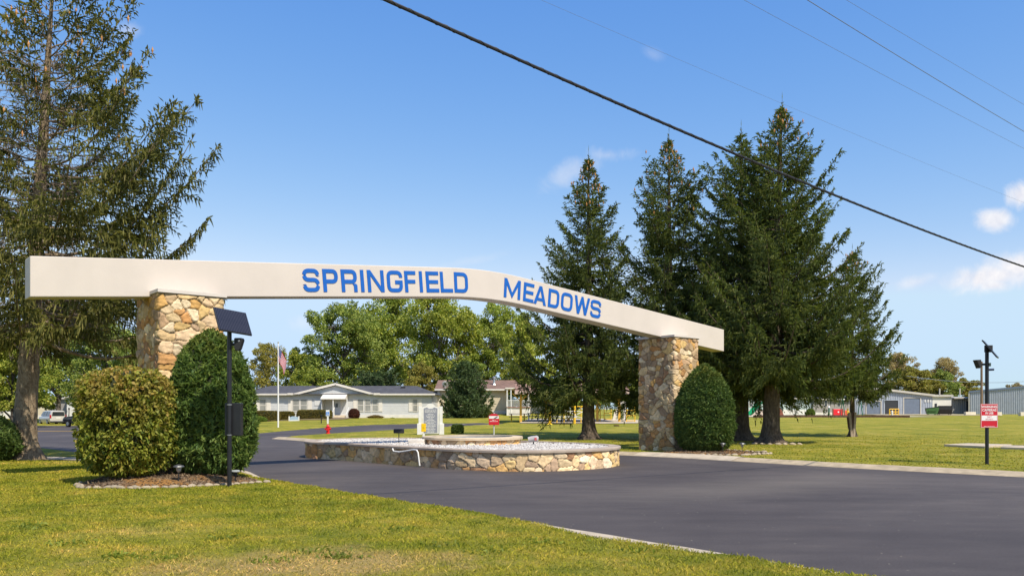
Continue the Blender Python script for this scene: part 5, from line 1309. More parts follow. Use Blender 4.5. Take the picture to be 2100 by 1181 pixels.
MB().prism([(-.41, zt_(887)), (.41, zt_(887)), (.41, zt_(837)), (.22, zt_(835)), (.1, zt_(837.5)), (-.1, zt_(837.5)), (-.22, zt_(835)), (-.41, zt_(837))], -.075, -.055).build('panel', GP2, fb)
greek('lettering', SIGNW, fb, -.38, .38, [(zt_(840), .9), (zt_(842.6), .9), (zt_(845), .9)], .04, -.0755, 8, .006)
greek('lettering', SIGNW, fb, -.36, .36, [(zt_(849+k*3.05), q) for k, q in enumerate((.5, .75, .62, .35, .62, .98, .6, .95, .9, .6, .8, .62, .6))], .045, -.0755, 9, .006)
d = 46.2; x = at(869, d); z = G(x, d)
T = thing('yellow_box_sign', 'small yellow box sign on a white post before the notice board', 'sign', (x, d, z)); zt_ = lambda py: zat(py, d)-z
MB().box(-.06, .06, -.04, .04, -.2, zt_(888)).build('post', WPOST, T); yb = MB().box(-.135, .125, -.08, .06, zt_(885), zt_(868)).build('box', mat('bright_yellow', (.85, .52, .01), .4), T, bevel=.02)
greek('mark', mat('dark_mark', (.12, .08, .03)), yb, -.06, .04, [(zt_(875.5), .9), (zt_(877), .6)], .05, -.081, 3)
d = 40.5; x = at(1013, d); z = G(x, d)
T = thing('red_yard_sign', 'red rounded sign with a white top band on a pale post beyond the basin', 'sign', (x, d, z)); zt_ = lambda py: zat(py, d)-z; xx = lambda px: at(px, d)-x
MB().tube([(0, 0, -.2), (0, 0, zt_(846))], .035, 10).build('post', mat('pale_grey_post', (.50, .50, .48), .5), T)
MB().tube([(-.01, -.02, zt_(846)), (-.01, -.02, zt_(843.5))], .022, 8).build('finial', STEELC, T)
o_ = [(-.25, zt_(871)), (.25, zt_(871)), (.26, zt_(852.5)), (.20, zt_(850.8)), (.12, zt_(848.4)), (0, zt_(847.8)), (-.12, zt_(848.4)), (-.20, zt_(850.8)), (-.26, zt_(852.5))]
sb = MB().prism(o_, -.075, -.045).build('sign_board', RED, T, bevel=.006)
MB().box(-.235, .24, -.081, -.07, zt_(858), zt_(852.6)).build('white_band', SIGNW, sb); MB().prism([(-.02, zt_(857.6)), (.08, zt_(857.6)), (.20, zt_(854)), (.14, zt_(853)), (.06, zt_(855.5))], -.087, -.08).build('emblem', mat('grey_print', (.12, .12, .13)), sb)
greek('lettering', SIGNW, sb, -.22, .22, [(zt_(860.6), .35)], .045, -.0755, 11); greek('lettering', SIGNW, sb, -.22, .22, [(zt_(863.3), .9)], .04, -.0755, 12)
d = 51.3; x = at(672.5, d); z = G(x, d)
T = thing('fire_hydrant', 'red fire hydrant on the grass before the handicap sign', 'fire hydrant', (x, d, z)); H = zat(869.5, d)-z
MB().lathe([(.15, -.05), (.15, .03), (.105, .05), (.10, H*.68), (.125, H*.70), (.125, H*.75), (.10, H*.78), (.085, H*.88), (.05, H*.95), (.03, H*.955), (.03, H)], n=20).build('barrel', REDH, T, smooth=True)
for s_ in (-1, 1): MB().tube([(0, 0, H*.52), (s_*.15, 0, H*.52), (s_*.15, 0, H*.52), (s_*.19, 0, H*.52)], [.05, .05, .062, .062], 12).build('nozzle', REDH, T)
MB().tube([(0, 0, H*.45), (0, -.15, H*.45), (0, -.15, H*.45), (0, -.2, H*.45)], [.065, .065, .08, .08], 12).build('nozzle', REDH, T)
d = 72.5; x = at(672.3, d); z = G(x, d); zt_ = lambda py: zat(py, d)-z
T = thing('handicap_sign', 'blue and white handicap parking sign on a white post behind the hydrant', 'parking sign', (x, d, z)); MB().box(-.07, .07, -.04, .04, -.2, zt_(852)).build('post', WPOST, T)
sb = MB().box(-.16, .16, -.06, -.04, zt_(853), zt_(840.5)).build('sign_board', SIGNW, T, bevel=.02); MB().box(-.13, .13, -.066, -.055, zt_(851.5), zt_(844)).build('blue_field', mat('sign_blue', (.06, .22, .60), .4), sb)
zc = (zt_(851.5)+zt_(844))/2
MB().tube([(.0, -.068, zc-.06), (-.055, -.068, zc-.03), (-.065, -.068, zc-.09), (-.02, -.068, zc-.125), (.04, -.068, zc-.11)], .012, 6).tube([(-.02, -.068, zc+.08), (-.01, -.068, zc-.02), (.05, -.068, zc-.03), (.075, -.068, zc-.11)], .014, 6).tube([(-.022, -.068, zc+.10), (-.022, -.068, zc+.13)], .02, 8).build('symbol', SIGNW, sb)
d = 74.0; x = at(659, d); z = G(x, d); T = thing('lamp_post', 'short black lamp post before the hedge left of the handicap sign', 'lamp post', (x, d, z)); H = zat(850.5, d)-z
MB().tube([(0, 0, -.2), (0, 0, H*.8)], .045, 10).build('post', BLKM, T); MB().lathe([(.06, H*.78), (.11, H*.95), (.12, H*.96), (.03, H)], n=12).build('lamp_head', BLKM, T)
d = 83.0; x = at(603, d); z = G(x, d); zt_ = lambda py: zat(py, d)-z; T = thing('house_sign', 'low pale blue sign board between white posts in front of the hedges', 'sign', (x, d, z))
LB = mat('pale_blue_board', (.36, .46, .56), .6, .08, 4)
for s_ in (-1, 1): MB().box(s_*.48-.05, s_*.48+.05, -.05, .05, -.2, zt_(853.2)).build('post', WPOST, T)
sb = MB().prism([(-.42, zt_(867.5)), (.42, zt_(867.5)), (.42, zt_(855.5)), (.2, zt_(853.4)), (-.2, zt_(853.4)), (-.42, zt_(855.5))], -.03, .03).build('board', LB, T); MB().box(-.38, .38, -.04, -.028, zt_(866), zt_(861)).build('white_panel', SIGNW, sb); greek('lettering', LB, sb, -.3, .3, [(zt_(863.5), .8)], .08, -.041, 2)
# flagpole
d = 63.5; x = at(570.5, d); z = G(x, d); H = zat(704, d)-z
T = thing('flagpole', 'white flagpole with a limp striped flag in front of the office', 'flagpole', (x, d, z)); MB().tube([(0, 0, -.2), (0, 0, H*.5), (0, 0, H)], [.065, .055, .04], 12).build('pole', WPOST, T, smooth=True); MB().lathe([(.01, H-.02), (.06, H+.04), (.06, H+.07), (.01, H+.13)], n=12).build('finial', mat('gold_ball', (.6, .45, .15), .3, metal=.8), T)
nu, nv = 36, 40; U, Vv = np.meshgrid(np.linspace(0, 1, nu), np.linspace(0, 1, nv)); hoist, fly = 1.15, 1.35
fold = np.sin(U*9+Vv*2.2)*.11*U**.6; X = .05+.62*U**1.1*(1-.25*Vv)+.03*np.sin(Vv*6+U*5); Y = fold-.04; Z = H-.25-Vv*hoist*.92-U*fly*.78-.05*np.sin(U*7+1)
Vx = np.stack([X.ravel(), Y.ravel(), Z.ravel()], 1); J, I = np.meshgrid(np.arange(nv-1), np.arange(nu-1), indexing='ij'); Fc = np.stack([(J*nu+I).ravel(), (J*nu+I+1).ravel(), ((J+1)*nu+I+1).ravel(), ((J+1)*nu+I).ravel()], 1)
me = np_mesh('flag', Vx, Fc, True); at_ = me.attributes.new('dye', 'FLOAT_COLOR', 'FACE'); u = (I.ravel()+.5)/(nu-1); v = (J.ravel()+.5)/(nv-1); st = (np.floor(v*13).astype(int) % 2 == 0)
c = np.where(st[:, None], np.array([[.66, .03, .07]]), np.array([[.78, .72, .72]])); can = (u < .4) & (v < 7/13); c = np.where(can[:, None], np.array([[.05, .07, .24]]), c); star = can & ((I.ravel()+J.ravel()) % 3 == 0) & (J.ravel() % 2 == 0); c = np.where(star[:, None], np.array([[.6, .6, .65]]), c)
at_.data.foreach_set('color', np.concatenate([c, np.ones((len(c), 1))], 1).astype(np.float32).ravel())
m, nt, out = new_mat('flag_cloth'); aN = N(nt, 'ShaderNodeAttribute', attribute_name='dye'); dN = N(nt, 'ShaderNodeBsdfDiffuse'); tN = N(nt, 'ShaderNodeBsdfTranslucent'); mx = N(nt, 'ShaderNodeMixShader'); mx.inputs[0].default_value = .3
for q in (dN, tN): nt.links.new(aN.outputs['Color'], q.inputs[0])
nt.links.new(dN.outputs[0], mx.inputs[1]); nt.links.new(tN.outputs[0], mx.inputs[2]); nt.links.new(mx.outputs[0], out.inputs[0]); link('flag', me, m, T)

# ---- yellow shelter and play frames
def lpt(px, d, ox, oy): return (at(px, d)-ox, d-oy)
ox, oy = at(1150, 78), 78.0; oz = G(ox, oy)
T = thing('picnic_shelter', 'open shelter on yellow posts with pinkish roof behind the narrow spruce', 'shelter', (ox, oy, oz)); YW = mat('yellow_wood', (.66, .38, .06), .6, .15, 3)
zh = zat(806, 77)-oz
for px, dd in ((1068, 76.8), (1119, 82), (1166, 82), (1225, 78), (1270, 77.5)):
    a_, b_ = lpt(px, dd, ox, oy); po = MB().box(a_-.11, a_+.11, b_-.11, b_+.11, -.3, zh).build('post', YW, T)
    br = MB()
    for s_ in (-1, 1): br.bar((a_, b_, zh-.75), (a_+s_*.75, b_, zh-.03), .10, .10)
    br.build('brace', YW, po)
a0, a1 = at(1056, 77)-ox, at(1288, 77)-ox
MB().prism([(-2.4, zh), (5.6, zh), (5.6, zh+.16), (1.6, zh+.95), (-2.4, zh+.16)], a0, a1, 'yz').build('roof', mat('pinkish_roof', (.30, .17, .12), .8, .15, 2), T); MB().box(a0-.02, a1+.02, -2.5, -2.41, zh-.1, zh+.18).build('fascia', mat('pale_pink_trim', (.62, .46, .38), .7), T)
ox, oy = at(1165, 71), 71.0; oz = G(ox, oy); zf = lambda py, dd: zat(py, dd)-oz
T = thing('climbing_frame', 'yellow pipe climbing frame with a pale platform, left of the spruce trunk', 'climbing frame', (ox, oy, oz))
cf = MB()
for px, dd, r_ in ((1127.5, 70.5, .13), (1178, 73, .12)): a_, b_ = lpt(px, dd, ox, oy); MB().tube([(a_, b_, -.3), (a_, b_, zf(832, dd))], r_, 12).build('post', YEL, T)
for px, dd in ((1142, 74), (1156.5, 68.5), (1191.5, 74)): a_, b_ = lpt(px, dd, ox, oy); cf.tube([(a_, b_, -.3), (a_, b_, zf(832.5, dd))], .045, 8)
for (pa, da), (pb, db) in (((1127, 70.5), (1142, 74)), ((1142, 74), (1178, 73)), ((1178, 73), (1200, 74)), ((1127, 70.5), (1156, 68.5)), ((1156, 68.5), (1178, 73))):
    a_, b_ = lpt(pa, da, ox, oy), lpt(pb, db, ox, oy); cf.tube([(*a_, zf(833, 71)), (*b_, zf(833, 71))], .04, 8)
cf.build('frame', YEL, T)
br = MB(); W_ = mat('pale_rod', (.62, .60, .55), .5)
for (pa, ya), (pb, yb) in (((1130, 842.5), (1191, 843)), ((1156, 840), (1182, 851)), ((1182, 850), (1201, 841)), ((1156, 860), (1165, 855)), ((1178, 852), (1201, 859))): a_, b_ = lpt(pa, 70.5, ox, oy), lpt(pb, 71.5, ox, oy); br.tube([(*a_, zf(ya, 71)), (*b_, zf(yb, 71))], .03, 6)
br.build('brace', W_, T); a_, b_ = lpt(1130, 70.6, ox, oy), lpt(1183, 71, ox, oy); MB().box(a_[0], b_[0], -.5, .6, zf(856, 71), zf(852.5, 71)).build('platform', W_, T)
a_, b_ = lpt(1121, 70, ox, oy), lpt(1172, 70.6, ox, oy); MB().box(a_[0], a_[0]+.5, -.9, -.3, -.1, zf(868.5, 70)).build('foot', mat('bright_yellow_foot', (.85, .6, .03), .5), T, bevel=.06); MB().box(a_[0]+.5, b_[0], -.1, .5, -.1, zf(867, 70.6)).build('step_box', mat('dark_box', (.06, .05, .045), .8), T)
def ladder(px0, px1, y0, y1, d, label, rungs, name='ladder_frame'):
    x0_, x1_ = at(px0, d), at(px1, d); xc = (x0_+x1_)/2; z_ = G(xc, d); T = thing(name, label, 'play frame', (xc, d, z_), 0, 'yellow play frames'); zt_, zb_ = zat(y0, d)-z_, zat(y1, d)-z_; h = (x1_-x0_)/2
    m = MB()
    for s_ in (-1, 1): m.tube([(s_*h, 0, min(zb_, -.2)), (s_*h, 0, zt_)], .045, 8)
    m.tube([(-h, 0, zt_), (h, 0, zt_)], .045, 8); m.build('frame', YEL, T); r_ = MB()
    for k in range(rungs): q = zb_+(zt_-zb_)*(k+.15)/(rungs+.1); r_.tube([(-h, 0, q), (h, 0, q)], .04, 8)
    r_.build('rung', YEL, T)
ladder(1284.5, 1302, 831, 864, 77, 'yellow ladder frame close to the right stone pillar', 3)
ladder(1217, 1231, 828, 862, 80, 'tall yellow ladder frame right of the spruce trunk', 2)
ladder(1239, 1253, 836, 861, 84, 'low yellow ladder frame between shelter posts', 2)
def table(px, d, label, m1, m2, w=1.7):
    x = at(px, d); z_ = G(x, d); T = thing('picnic_table', label, 'picnic table', (x, d, z_), 0, 'picnic tables by the shelter')
    MB().box(-w/2, w/2, -.38, .38, .70, .76).build('tabletop', m1, T, bevel=.01)
    for s_ in (-1, 1): MB().box(-w/2, w/2, s_*.72-.13, s_*.72+.13, .41, .46).build('seat', m1, T)
    for s_ in (-1, 1): MB().bar((s_*w*.36, -.6, -.05), (s_*w*.36, .25, .70), .12, .12).bar((s_*w*.36, .6, -.05), (s_*w*.36, -.25, .70), .12, .12).bar((s_*w*.36, -.8, .37), (s_*w*.36, .8, .37), .08, .08).build('legs', m2, T)
table(1062, 79.5, 'picnic table with pale and yellow legs left of the first shelter post', WOOD, YEL); table(1094, 84, 'picnic table with white legs under the narrow spruce', mat('grey_plank', (.30, .27, .25), .8), WPOST, 1.3)
table(1508, 104, 'red picnic table between the right yew and the first dark trunk', mat('red_plank', (.42, .12, .09), .7), WPOST, 2.0)
x, d = at(1271, 84), 84.0; z = G(x, d); T = thing('trellis', 'white trellis panel with climbing leaves behind the yellow frames', 'trellis', (x, d, z)); MB().prism([(-.75, 0), (.62, 0), (.62, zat(822, d)-z), (.05, zat(824, d)-z), (-.55, zat(846, d)-z)], -.03, .03).build('panel', SKIRT, T)
rg = np.random.default_rng(4); n = 420; P = np.stack([.1+rg.normal(0, .16, n), -.06+rg.normal(0, .03, n), rg.uniform(.1, 1.6, n)], 1); v, f = kites(P, unit(rg.normal(size=(n, 3))), .12, .04, rg, False); link('ivy', np_mesh('ivy', v, f), HEDG, T)
x, d = at(1264, 66), 66.0; z = G(x, d); T = thing('litter_bin', 'squat brown litter bin on the shaded grass near the right pillar', 'litter bin', (x, d, z)); H = zat(871, d)-z
MB().lathe([(.19, -.05), (.22, H*.9), (.24, H*.92), (.24, H), (.19, H), (.17, H*.8)], n=16).build('bin', mat('brown_bin', (.16, .07, .045), .7), T)

# ---- far playground on the right
x, d = at(1550, 106), 106.0; z = G(x, d); xx = lambda px: at(px, d)-x; zt_ = lambda py: zat(py, d)-z
T = thing('play_tower', 'play tower with twin green slides behind the dark spruce trunks', 'play tower', (x, d, z)); GRN = mat('green_plastic', (.01, .36, .15), .35, .1, 3)
for k, (sa, sb_) in enumerate(((1531, 1554), (1541, 1566))):
    V = []; n = 12
    for i in range(n):
        t = i/(n-1); cx_ = xx(sa)+(xx(sb_)-xx(sa))*t; cz = .22+(zt_(826)-.22)*S(0.0, 1.0, t)*.5+(zt_(826)-.22)*t*.5
        for w_, h_ in ((-.5, .22), (-.44, .22), (-.42, 0), (.42, 0), (.44, .22), (.5, .22)): V.append((cx_, w_-k*.0+(-.55 if k == 0 else .55), float(cz)+h_))
    Fc = [(i*6+q, i*6+q+1, (i+1)*6+q+1, (i+1)*6+q) for i in range(n-1) for q in range(5)]
    so = link('slide', np_mesh('slide', V, np.array(Fc)), GRN, T); sm = so.modifiers.new('thick', 'SOLIDIFY'); sm.thickness = .06
BRN = mat('red_brown_plastic', (.22, .07, .04), .6); MB().box(xx(1560), xx(1585), -1.1, 1.1, zt_(842), zt_(840)).build('deck', BRN, T)
for px in (1561, 1584):
    for yy in (-1.05, 1.05): MB().box(xx(px)-.08, xx(px)+.08, yy-.08, yy+.08, -.3, zt_(812)).build('post', mat('dark_brown_post', (.06, .04, .03), .7), T)
MB().prism([(-1.5, zt_(812)), (1.5, zt_(812)), (0, zt_(803))], xx(1557), xx(1589), 'yz').build('roof', BRN, T)
MB().prism([(xx(1590), 0), (xx(1606), 0), (xx(1600), .9), (xx(1592), 1.5)], -.6, .6).build('crawl_wedge', BRN, T)
x, d = at(1722, 110), 110.0; z = G(x, d); T = thing('play_wall', 'bright red play panels behind the wide spruce', 'play wall', (x, d, z)); h = zat(838.5, d)-z
o_ = MB().box(at(1709, d)-x, at(1727, d)-x, -.05, .05, .1, h).build('panel', mat('bright_red_plastic', (.70, .02, .03), .4), T, bevel=.08); MB().box(at(1730, d)-x, at(1737, d)-x, -.05, .05, .1, h*.85).build('panel', mat('orange_red_plastic', (.70, .10, .04), .4), T, bevel=.08)
MB().tube([(at(1719, d)-x, -.08, h*.62), (at(1719, d)-x, -.05, h*.62)], .10, 10).build('knob', SIGNW, o_)
for k in (1708, 1728, 1738): MB().box(at(k, d)-x-.06, at(k, d)-x+.06, -.07, .07, -.2, h*1.05).build('post', BRN, T)
x, d = at(1739, 108), 108.; z = G(x, d); T = thing('spring_rider', 'orange-yellow spring rider right of the red play panels', 'spring rider', (x, d, z)); h = zat(837, d)-z
MB().tube([(0, 0, -.1), (.05, 0, .25), (-.03, 0, .45)], .07, 8).build('spring', BLKM, T); MB().prism([(-.18, .4), (.16, .4), (.24, .62), (.08, .7), (.05, h), (-.1, h), (-.12, .7)], -.08, .08).build('body', YEL, T, bevel=.03)
GPL = mat('dark_green_pipe', (.012, .12, .07), .45)
x, d = at(1746, 107), 107.; z = G(x, d); T = thing('swing_set', 'dark green pipe swing frame half hidden by spruce boughs', 'swing set', (x, d, z)); h = zat(815, d)-z; a0, a1 = at(1728, d)-x, at(1764, d)-x
MB().tube([(a0, 0, h), (a1, 0, h)], .06, 10).build('crossbar', GPL, T)
for q in (a0, a1):
    for s_ in (-1, 1): MB().tube([(q, s_*.9, -.2), (q, 0, h)], .055, 10).build('leg', GPL, T)
for q in (a0+.8, a1-.8): MB().tube([(q-.2, 0, h), (q-.2, 0, .55)], .012, 6).tube([(q+.2, 0, h), (q+.2, 0, .55)], .012, 6).box(q-.25, q+.25, -.1, .1, .5, .55).build('swing_seat', BLKM, T)
x, d = at(1700, 109), 109.; z = G(x, d); T = thing('green_post', 'short green and white post left of the red play panels', 'post', (x, d, z)); h = zat(836, d)-z; MB().tube([(0, 0, -.2), (0, 0, h)], .09, 10).build('post', GPL, T); MB().lathe([(.12, h), (.14, h+.1), (.05, h+.25)], n=10).build('cap', SIGNW, T)
def timber(pa, pb, da, db, label, y0=None):
    xa, xb = at(pa, da), at(pb, db); T = thing('timber_edging', label, 'timber edging', (xa, da, G(xa, da)), 0, 'timber borders of the far playground'); n = max(2, int((xb-xa)/2.6)); m = MB()
    for k in range(n): t0, t1 = k/n, (k+1)/n; p_, q_ = (xa+(xb-xa)*t0, da+(db-da)*t0), (xa+(xb-xa)*t1-.02, da+(db-da)*t1); m.bar((p_[0]-xa, p_[1]-da, .12+G(*p_)-G(xa, da)), (q_[0]-xa, q_[1]-da, .12+G(*q_)-G(xa, da)), .2, .34)
    m.build('timber', TIMB, T)
timber(1545, 1745, 100, 100, 'dark timber edging along the front of the far sand pit'); timber(1747, 1866, 100, 98, 'dark timber edging ending on the open lawn at right'); 
x, d = at(1746, 46.5), 46.5; z = G(x, d); T = thing('wooden_posts', 'weathered wooden stakes with a dark board around the thin trunk of the smallest spruce', 'wooden posts', (x, d, z)); h = zat(845, d)-z; xx = lambda px: at(px, d)-x
MB().bar((xx(1746.5), -.05, -.1), (xx(1742), -.02, h), .10, .12).build('post', WOOD, T); MB().bar((xx(1751), .04, -.1), (xx(1754.5), .02, h), .10, .12).build('post', WOOD, T); MB().bar((xx(1749), .12, -.1), (xx(1750.5), .10, h*.98), .10, .12).build('post', TIMB, T)
MB().add([(xx(1738), .08, zat(855, d)-z), (xx(1744), .08, zat(855, d)-z), (xx(1745.5), .04, zat(880, d)-z), (xx(1740.5), .04, zat(880, d)-z), (xx(1738), .13, zat(855, d)-z), (xx(1744), .13, zat(855, d)-z), (xx(1745.5), .09, zat(880, d)-z), (xx(1740.5), .09, zat(880, d)-z)], [(0, 1, 2, 3), (7, 6, 5, 4), (0, 4, 5, 1), (1, 5, 6, 2), (2, 6, 7, 3), (3, 7, 4, 0)]).build('board', TIMB, T)
# concrete slabs, blocks, rail, dumpsters, utility pole
def slab(pts, label):
    xa, ya = pts[0]; T = thing('concrete_slab', label, 'slab', (xa, ya, G(xa, ya)-.05), 0, 'old slabs in the lawn'); MB().prism([(a-xa, b-ya) for a, b in pts], -.1, .14, 'xy').build('slab', CONC2, T, bevel=.02)
slab([(at(1936, 35.5), 35.5), (at(2020, 33.8), 33.8), (at(2075, 35.5), 35.5), (at(1985, 36.8), 36.8)], 'grey concrete slab in the lawn just left of the red warning sign pole'); slab([(at(2052, 32.8), 32.8), (at(2140, 31.6), 31.6), (at(2160, 33.4), 33.4), (at(2060, 34.4), 34.4)], 'second concrete slab reaching the right frame edge')
for (pa, pb, ya, d, lab) in ((1978, 2000, 846.5, 138, 'pale concrete block at the foot of the ribbed building, left of the utility pole'), (2043, 2053, 847.5, 130, 'pale concrete block just right of the red warning sign'), (2090, 2112, 848, 126, 'pale concrete block at the right frame edge')):
    x = at((pa+pb)/2, d); z = G(x, d); h = (pb-pa)*d/F/2; T = thing('concrete_block', lab, 'concrete block', (x, d, z), .1, 'concrete blocks along the yard'); MB().prism([(-.3, -.1), (.3, -.1), (.26, .55), (-.26, .55)], -h, h, 'yz').build('block', mat('cream_block', (.62, .55, .42), .85, .12, 2), T, bevel=.03)
x, d = at(1833, 134), 134.; z = G(x, d); T = thing('guard_rail', 'yellow pipe guard rail before the dark shed doorway', 'guard rail', (x, d, z)); h = zat(838.5, d)-z; m = MB(); a0, a1 = at(1824, d)-x, at(1843, d)-x
for t in (0, .33, .66, 1): m.tube([(a0+(a1-a0)*t, 0, -.2), (a0+(a1-a0)*t, 0, h)], .07, 8)
for q in (h, h*.55, h*.2): m.tube([(a0, 0, q), (a1, 0, q)], .07, 8)
m.build('rail', YEL, T)
x, d = at(1829.5, 120), 120.; z = G(x, d); T = thing('bollard', 'short white bollard in front of the yellow guard rail', 'bollard', (x, d, z)); h = zat(842, d)-z; MB().lathe([(.13, -.1), (.13, h*.9), (.08, h)], n=12).build('post', WPOST, T)
def dumpster(px, d, w, h, body, lid, label, rot):
    x = at(px, d); z = G(x, d); T = thing('dumpster', label, 'dumpster', (x, d, z), rot, 'dumpsters by the white annex')
    MB().prism([(-.7, .12), (.75, .12), (.95, h*.72), (.95, h*.8), (-.95, h), (-.95, h*.6)], -w/2, w/2, 'yz').build('body', body, T, bevel=.02); MB().bar((0, -1.0, h+.02), (0, 1.0, h*.82), w+.06, .07, (0, 0, 1)).build('lid', lid, T)
    for s_ in (-1, 1): MB().bar((s_*(w/2+.07), -.6, h*.55), (s_*(w/2+.07), .6, h*.55), .12, .16).build('fork_pocket', body, T)
    for s_ in (-1, 1):
        for q in (-.5, .55): MB().tube([(s_*w*.4-.05, q, .08), (s_*w*.4+.05, q, .08)], .09, 10).build('wheel', BLKM, T)
dumpster(1911, 140, 2.0, 1.35, mat('dumpster_green', (.06, .14, .035), .6, .2, 3), BLKM, 'green dumpster with black lid, left of the pair', 1.2); dumpster(1936, 140, 2.1, 1.5, mat('dumpster_black', (.02, .02, .022), .6, .2, 3), BLKM, 'black dumpster with white marks, right of the pair', -.25)
x, d = at(2013, 128), 128.; z = G(x, d); T = thing('utility_pole', 'brown wooden utility pole behind the red warning sign pole', 'utility pole', (x, d, z)); h = zat(741, d)-z
MB().tube([(0, 0, -.5), (0, 0, h)], [.20, .15], 12).build('pole', bark('pole_wood', [(.14, .09, .06), (.22, .15, .10), (.30, .21, .14)], 8, .1, .3), T); MB().box(-.7, .7, -.08, .08, h-.55, h-.40).build('crossarm', TIMB, T)
for q in (-.6, 0, .6): MB().lathe([(.05, h-.4), (.07, h-.3), (.03, h-.2)], (q, 0, 0), 8).build('insulator', mat('grey_ceramic', (.35, .35, .36), .3), T)

# ---- far left road: minivan, dark pickup, sign posts, mailbox
PAINT_S = mat('silver_paint', (.55, .52, .49), .28, .03, 2, spec=.6, coat=.6); PAINT_D = mat('dark_grey_paint', (.035, .037, .045), .28, .03, 2, spec=.6, coat=.6); TYRE = mat('tyre_rubber', (.015, .015, .016), .85); RIM = mat('alloy_rim', (.42, .42, .43), .35, metal=.8); TAIL = mat('tail_lamp', (.42, .012, .02), .25); CGL = glass('car_glass', (.03, .035, .04), .05); BUMP = mat('dark_plastic_trim', (.03, .03, .032), .6)
def car(name, label, cat, x, d, heading, stations, paint, windows, lamps, wheelx, W):
    """body lofted through stations along the length: (x, half width, sill z, belt z, roof half width, roof z)"""
    z = G(x, d) if abs(x) < 40 else RZ(x, d); T = thing(name, label, cat, (x, d, z), heading, 'vehicles on the far left road'); m = MB(); ring = []
    for (sx, hw, z0, zb, rw, zr) in stations:
        half = [(hw*.90, z0), (hw, z0+.16), (hw, zb-.05), (hw*.975, zb), (rw, zr-.07), (rw*.82, zr)]
        ring.append([(sx, a, b) for a, b in half]+[(sx, -a, b) for a, b in half[::-1]])
    n = len(ring[0]); m.v = [p for r_ in ring for p in r_]
    for i in range(len(ring)-1):
        for k in range(n): m.f.append((i*n+k, i*n+(k+1) % n, (i+1)*n+(k+1) % n, (i+1)*n+k))
    m.f += [tuple(range(n)), tuple((len(ring)-1)*n+k for k in range(n-1, -1, -1))]
    body = m.build('body', paint, T, smooth=True)
    for wn in windows: m2 = MB(); m2.add(wn, [tuple(range(len(wn)))]); o = m2.build('window', CGL, T); s_ = o.modifiers.new('thick', 'SOLIDIFY'); s_.thickness = .02
    for (a, b, c_), nm, mm in lamps: MB().box(*a, *b, *c_).build(nm, mm, T, bevel=.015)
    for wx in wheelx:
        for s_ in (-1, 1):
            y_ = s_*(W/2-.11); w_ = MB().tube([(wx, y_-.11, .33), (wx, y_+.11, .33)], .33, 22).build('wheel', TYRE, T); MB().tube([(wx, y_+s_*.10, .33), (wx, y_+s_*.125, .33)], [.22, .19], 16).build('rim', RIM, w_)
    return T
# minivan: rear at -x
st = [(-2.52, .86, .42, 1.02, .74, 1.10), (-2.50, .90, .34, 1.05, .70, 1.62), (-2.30, .96, .30, 1.06, .73, 1.73), (-1.2, .99, .24, 1.04, .75, 1.76), (.3, .99, .24, 1.02, .74, 1.74), (.95, .98, .24, 1.0, .72, 1.66), (1.55, .97, .25, .99, .70, 1.08), (2.2, .93, .28, .92, .74, .94), (2.5, .84, .34, .78, .70, .80), (2.58, .7, .42, .62, .6, .66)]
hw = lambda t: .975*.99-(.975*.99-.75)*t
sidew = lambda s_, x0, x1, x2, x3: [(x0, s_*(.978), 1.09), (x1, s_*(.978), 1.08), (x2, s_*(.79), 1.60), (x3, s_*(.79), 1.62)]
wins = [[(-2.535, -.70, 1.10), (-2.535, .70, 1.10), (-2.50, .62, 1.58), (-2.50, -.62, 1.58)]]
for s_ in (-1, 1): wins += [sidew(s_, -2.2, -1.25, -1.25, -2.1), sidew(s_, -1.15, -.2, -.2, -1.15), sidew(s_, -.1, 1.15, .75, -.1)]
wins.append([(1.5, -.62, 1.08), (1.5, .62, 1.08), (.98, .60, 1.62), (.98, -.60, 1.62)])
lamps = [(((-2.56, -2.42), (s_*.86-.09, s_*.86+.09), (.82, 1.22)), 'tail_lamp', TAIL) for s_ in (-1, 1)]+[(((-2.60, -2.45), (-.88, .88), (.30, .46)), 'bumper', BUMP), (((-2.545, -2.50), (-.26, .26), (.78, .90)), 'number_plate', SIGNW)]
lamps = [((a[0], a[1], a[2]), n_, m_) for a, n_, m_ in lamps]
car('minivan', 'silver minivan seen from behind on the far left road', 'minivan', at(107, 103), 103, math.radians(134), st, PAINT_S, wins, lamps, (-1.55, 1.5), 1.98)
stp = [(-2.7, .90, .50, 1.02, .86, 1.05), (-1.0, .96, .46, 1.05, .88, 1.08), (-.95, .96, .46, 1.08, .74, 1.80), (.5, .96, .46, 1.08, .72, 1.82), (1.1, .96, .46, 1.08, .80, 1.16), (2.3, .94, .5, 1.0, .82, 1.05), (2.65, .86, .55, .85, .76, .9)]
wp_ = []
for s_ in (-1, 1): wp_ += [[(-.85, s_*.955, 1.14), (.85, s_*.955, 1.14), (.5, s_*.77, 1.66), (-.8, s_*.77, 1.68)]]
car('pickup_truck', 'dark grey pickup half hidden behind the round bush on the far road', 'pickup truck', at(176, 86), 86, math.radians(150), stp, PAINT_D, wp_, [(((-2.76, -2.66), (-.9, .9), (.5, .66)), 'bumper', BUMP)], (-1.6, 1.65), 1.92)
for px, d, yt, lab in ((141.5, 108, 836, 'thin dark post between the minivan and the pickup'), (94, 112, 834, 'thin dark post above the minivan roof')):
    x = at(px, d); z = RZ(x, d); T = thing('sign_post', lab, 'post', (x, d, z), 0, 'thin posts by the far road'); MB().tube([(0, 0, -.2), (0, 0, zat(yt, d)-z)], .05, 8).box(-.09, .09, -.03, .03, zat(yt, d)-z-.25, zat(yt, d)-z).build('post', TIMB, T)
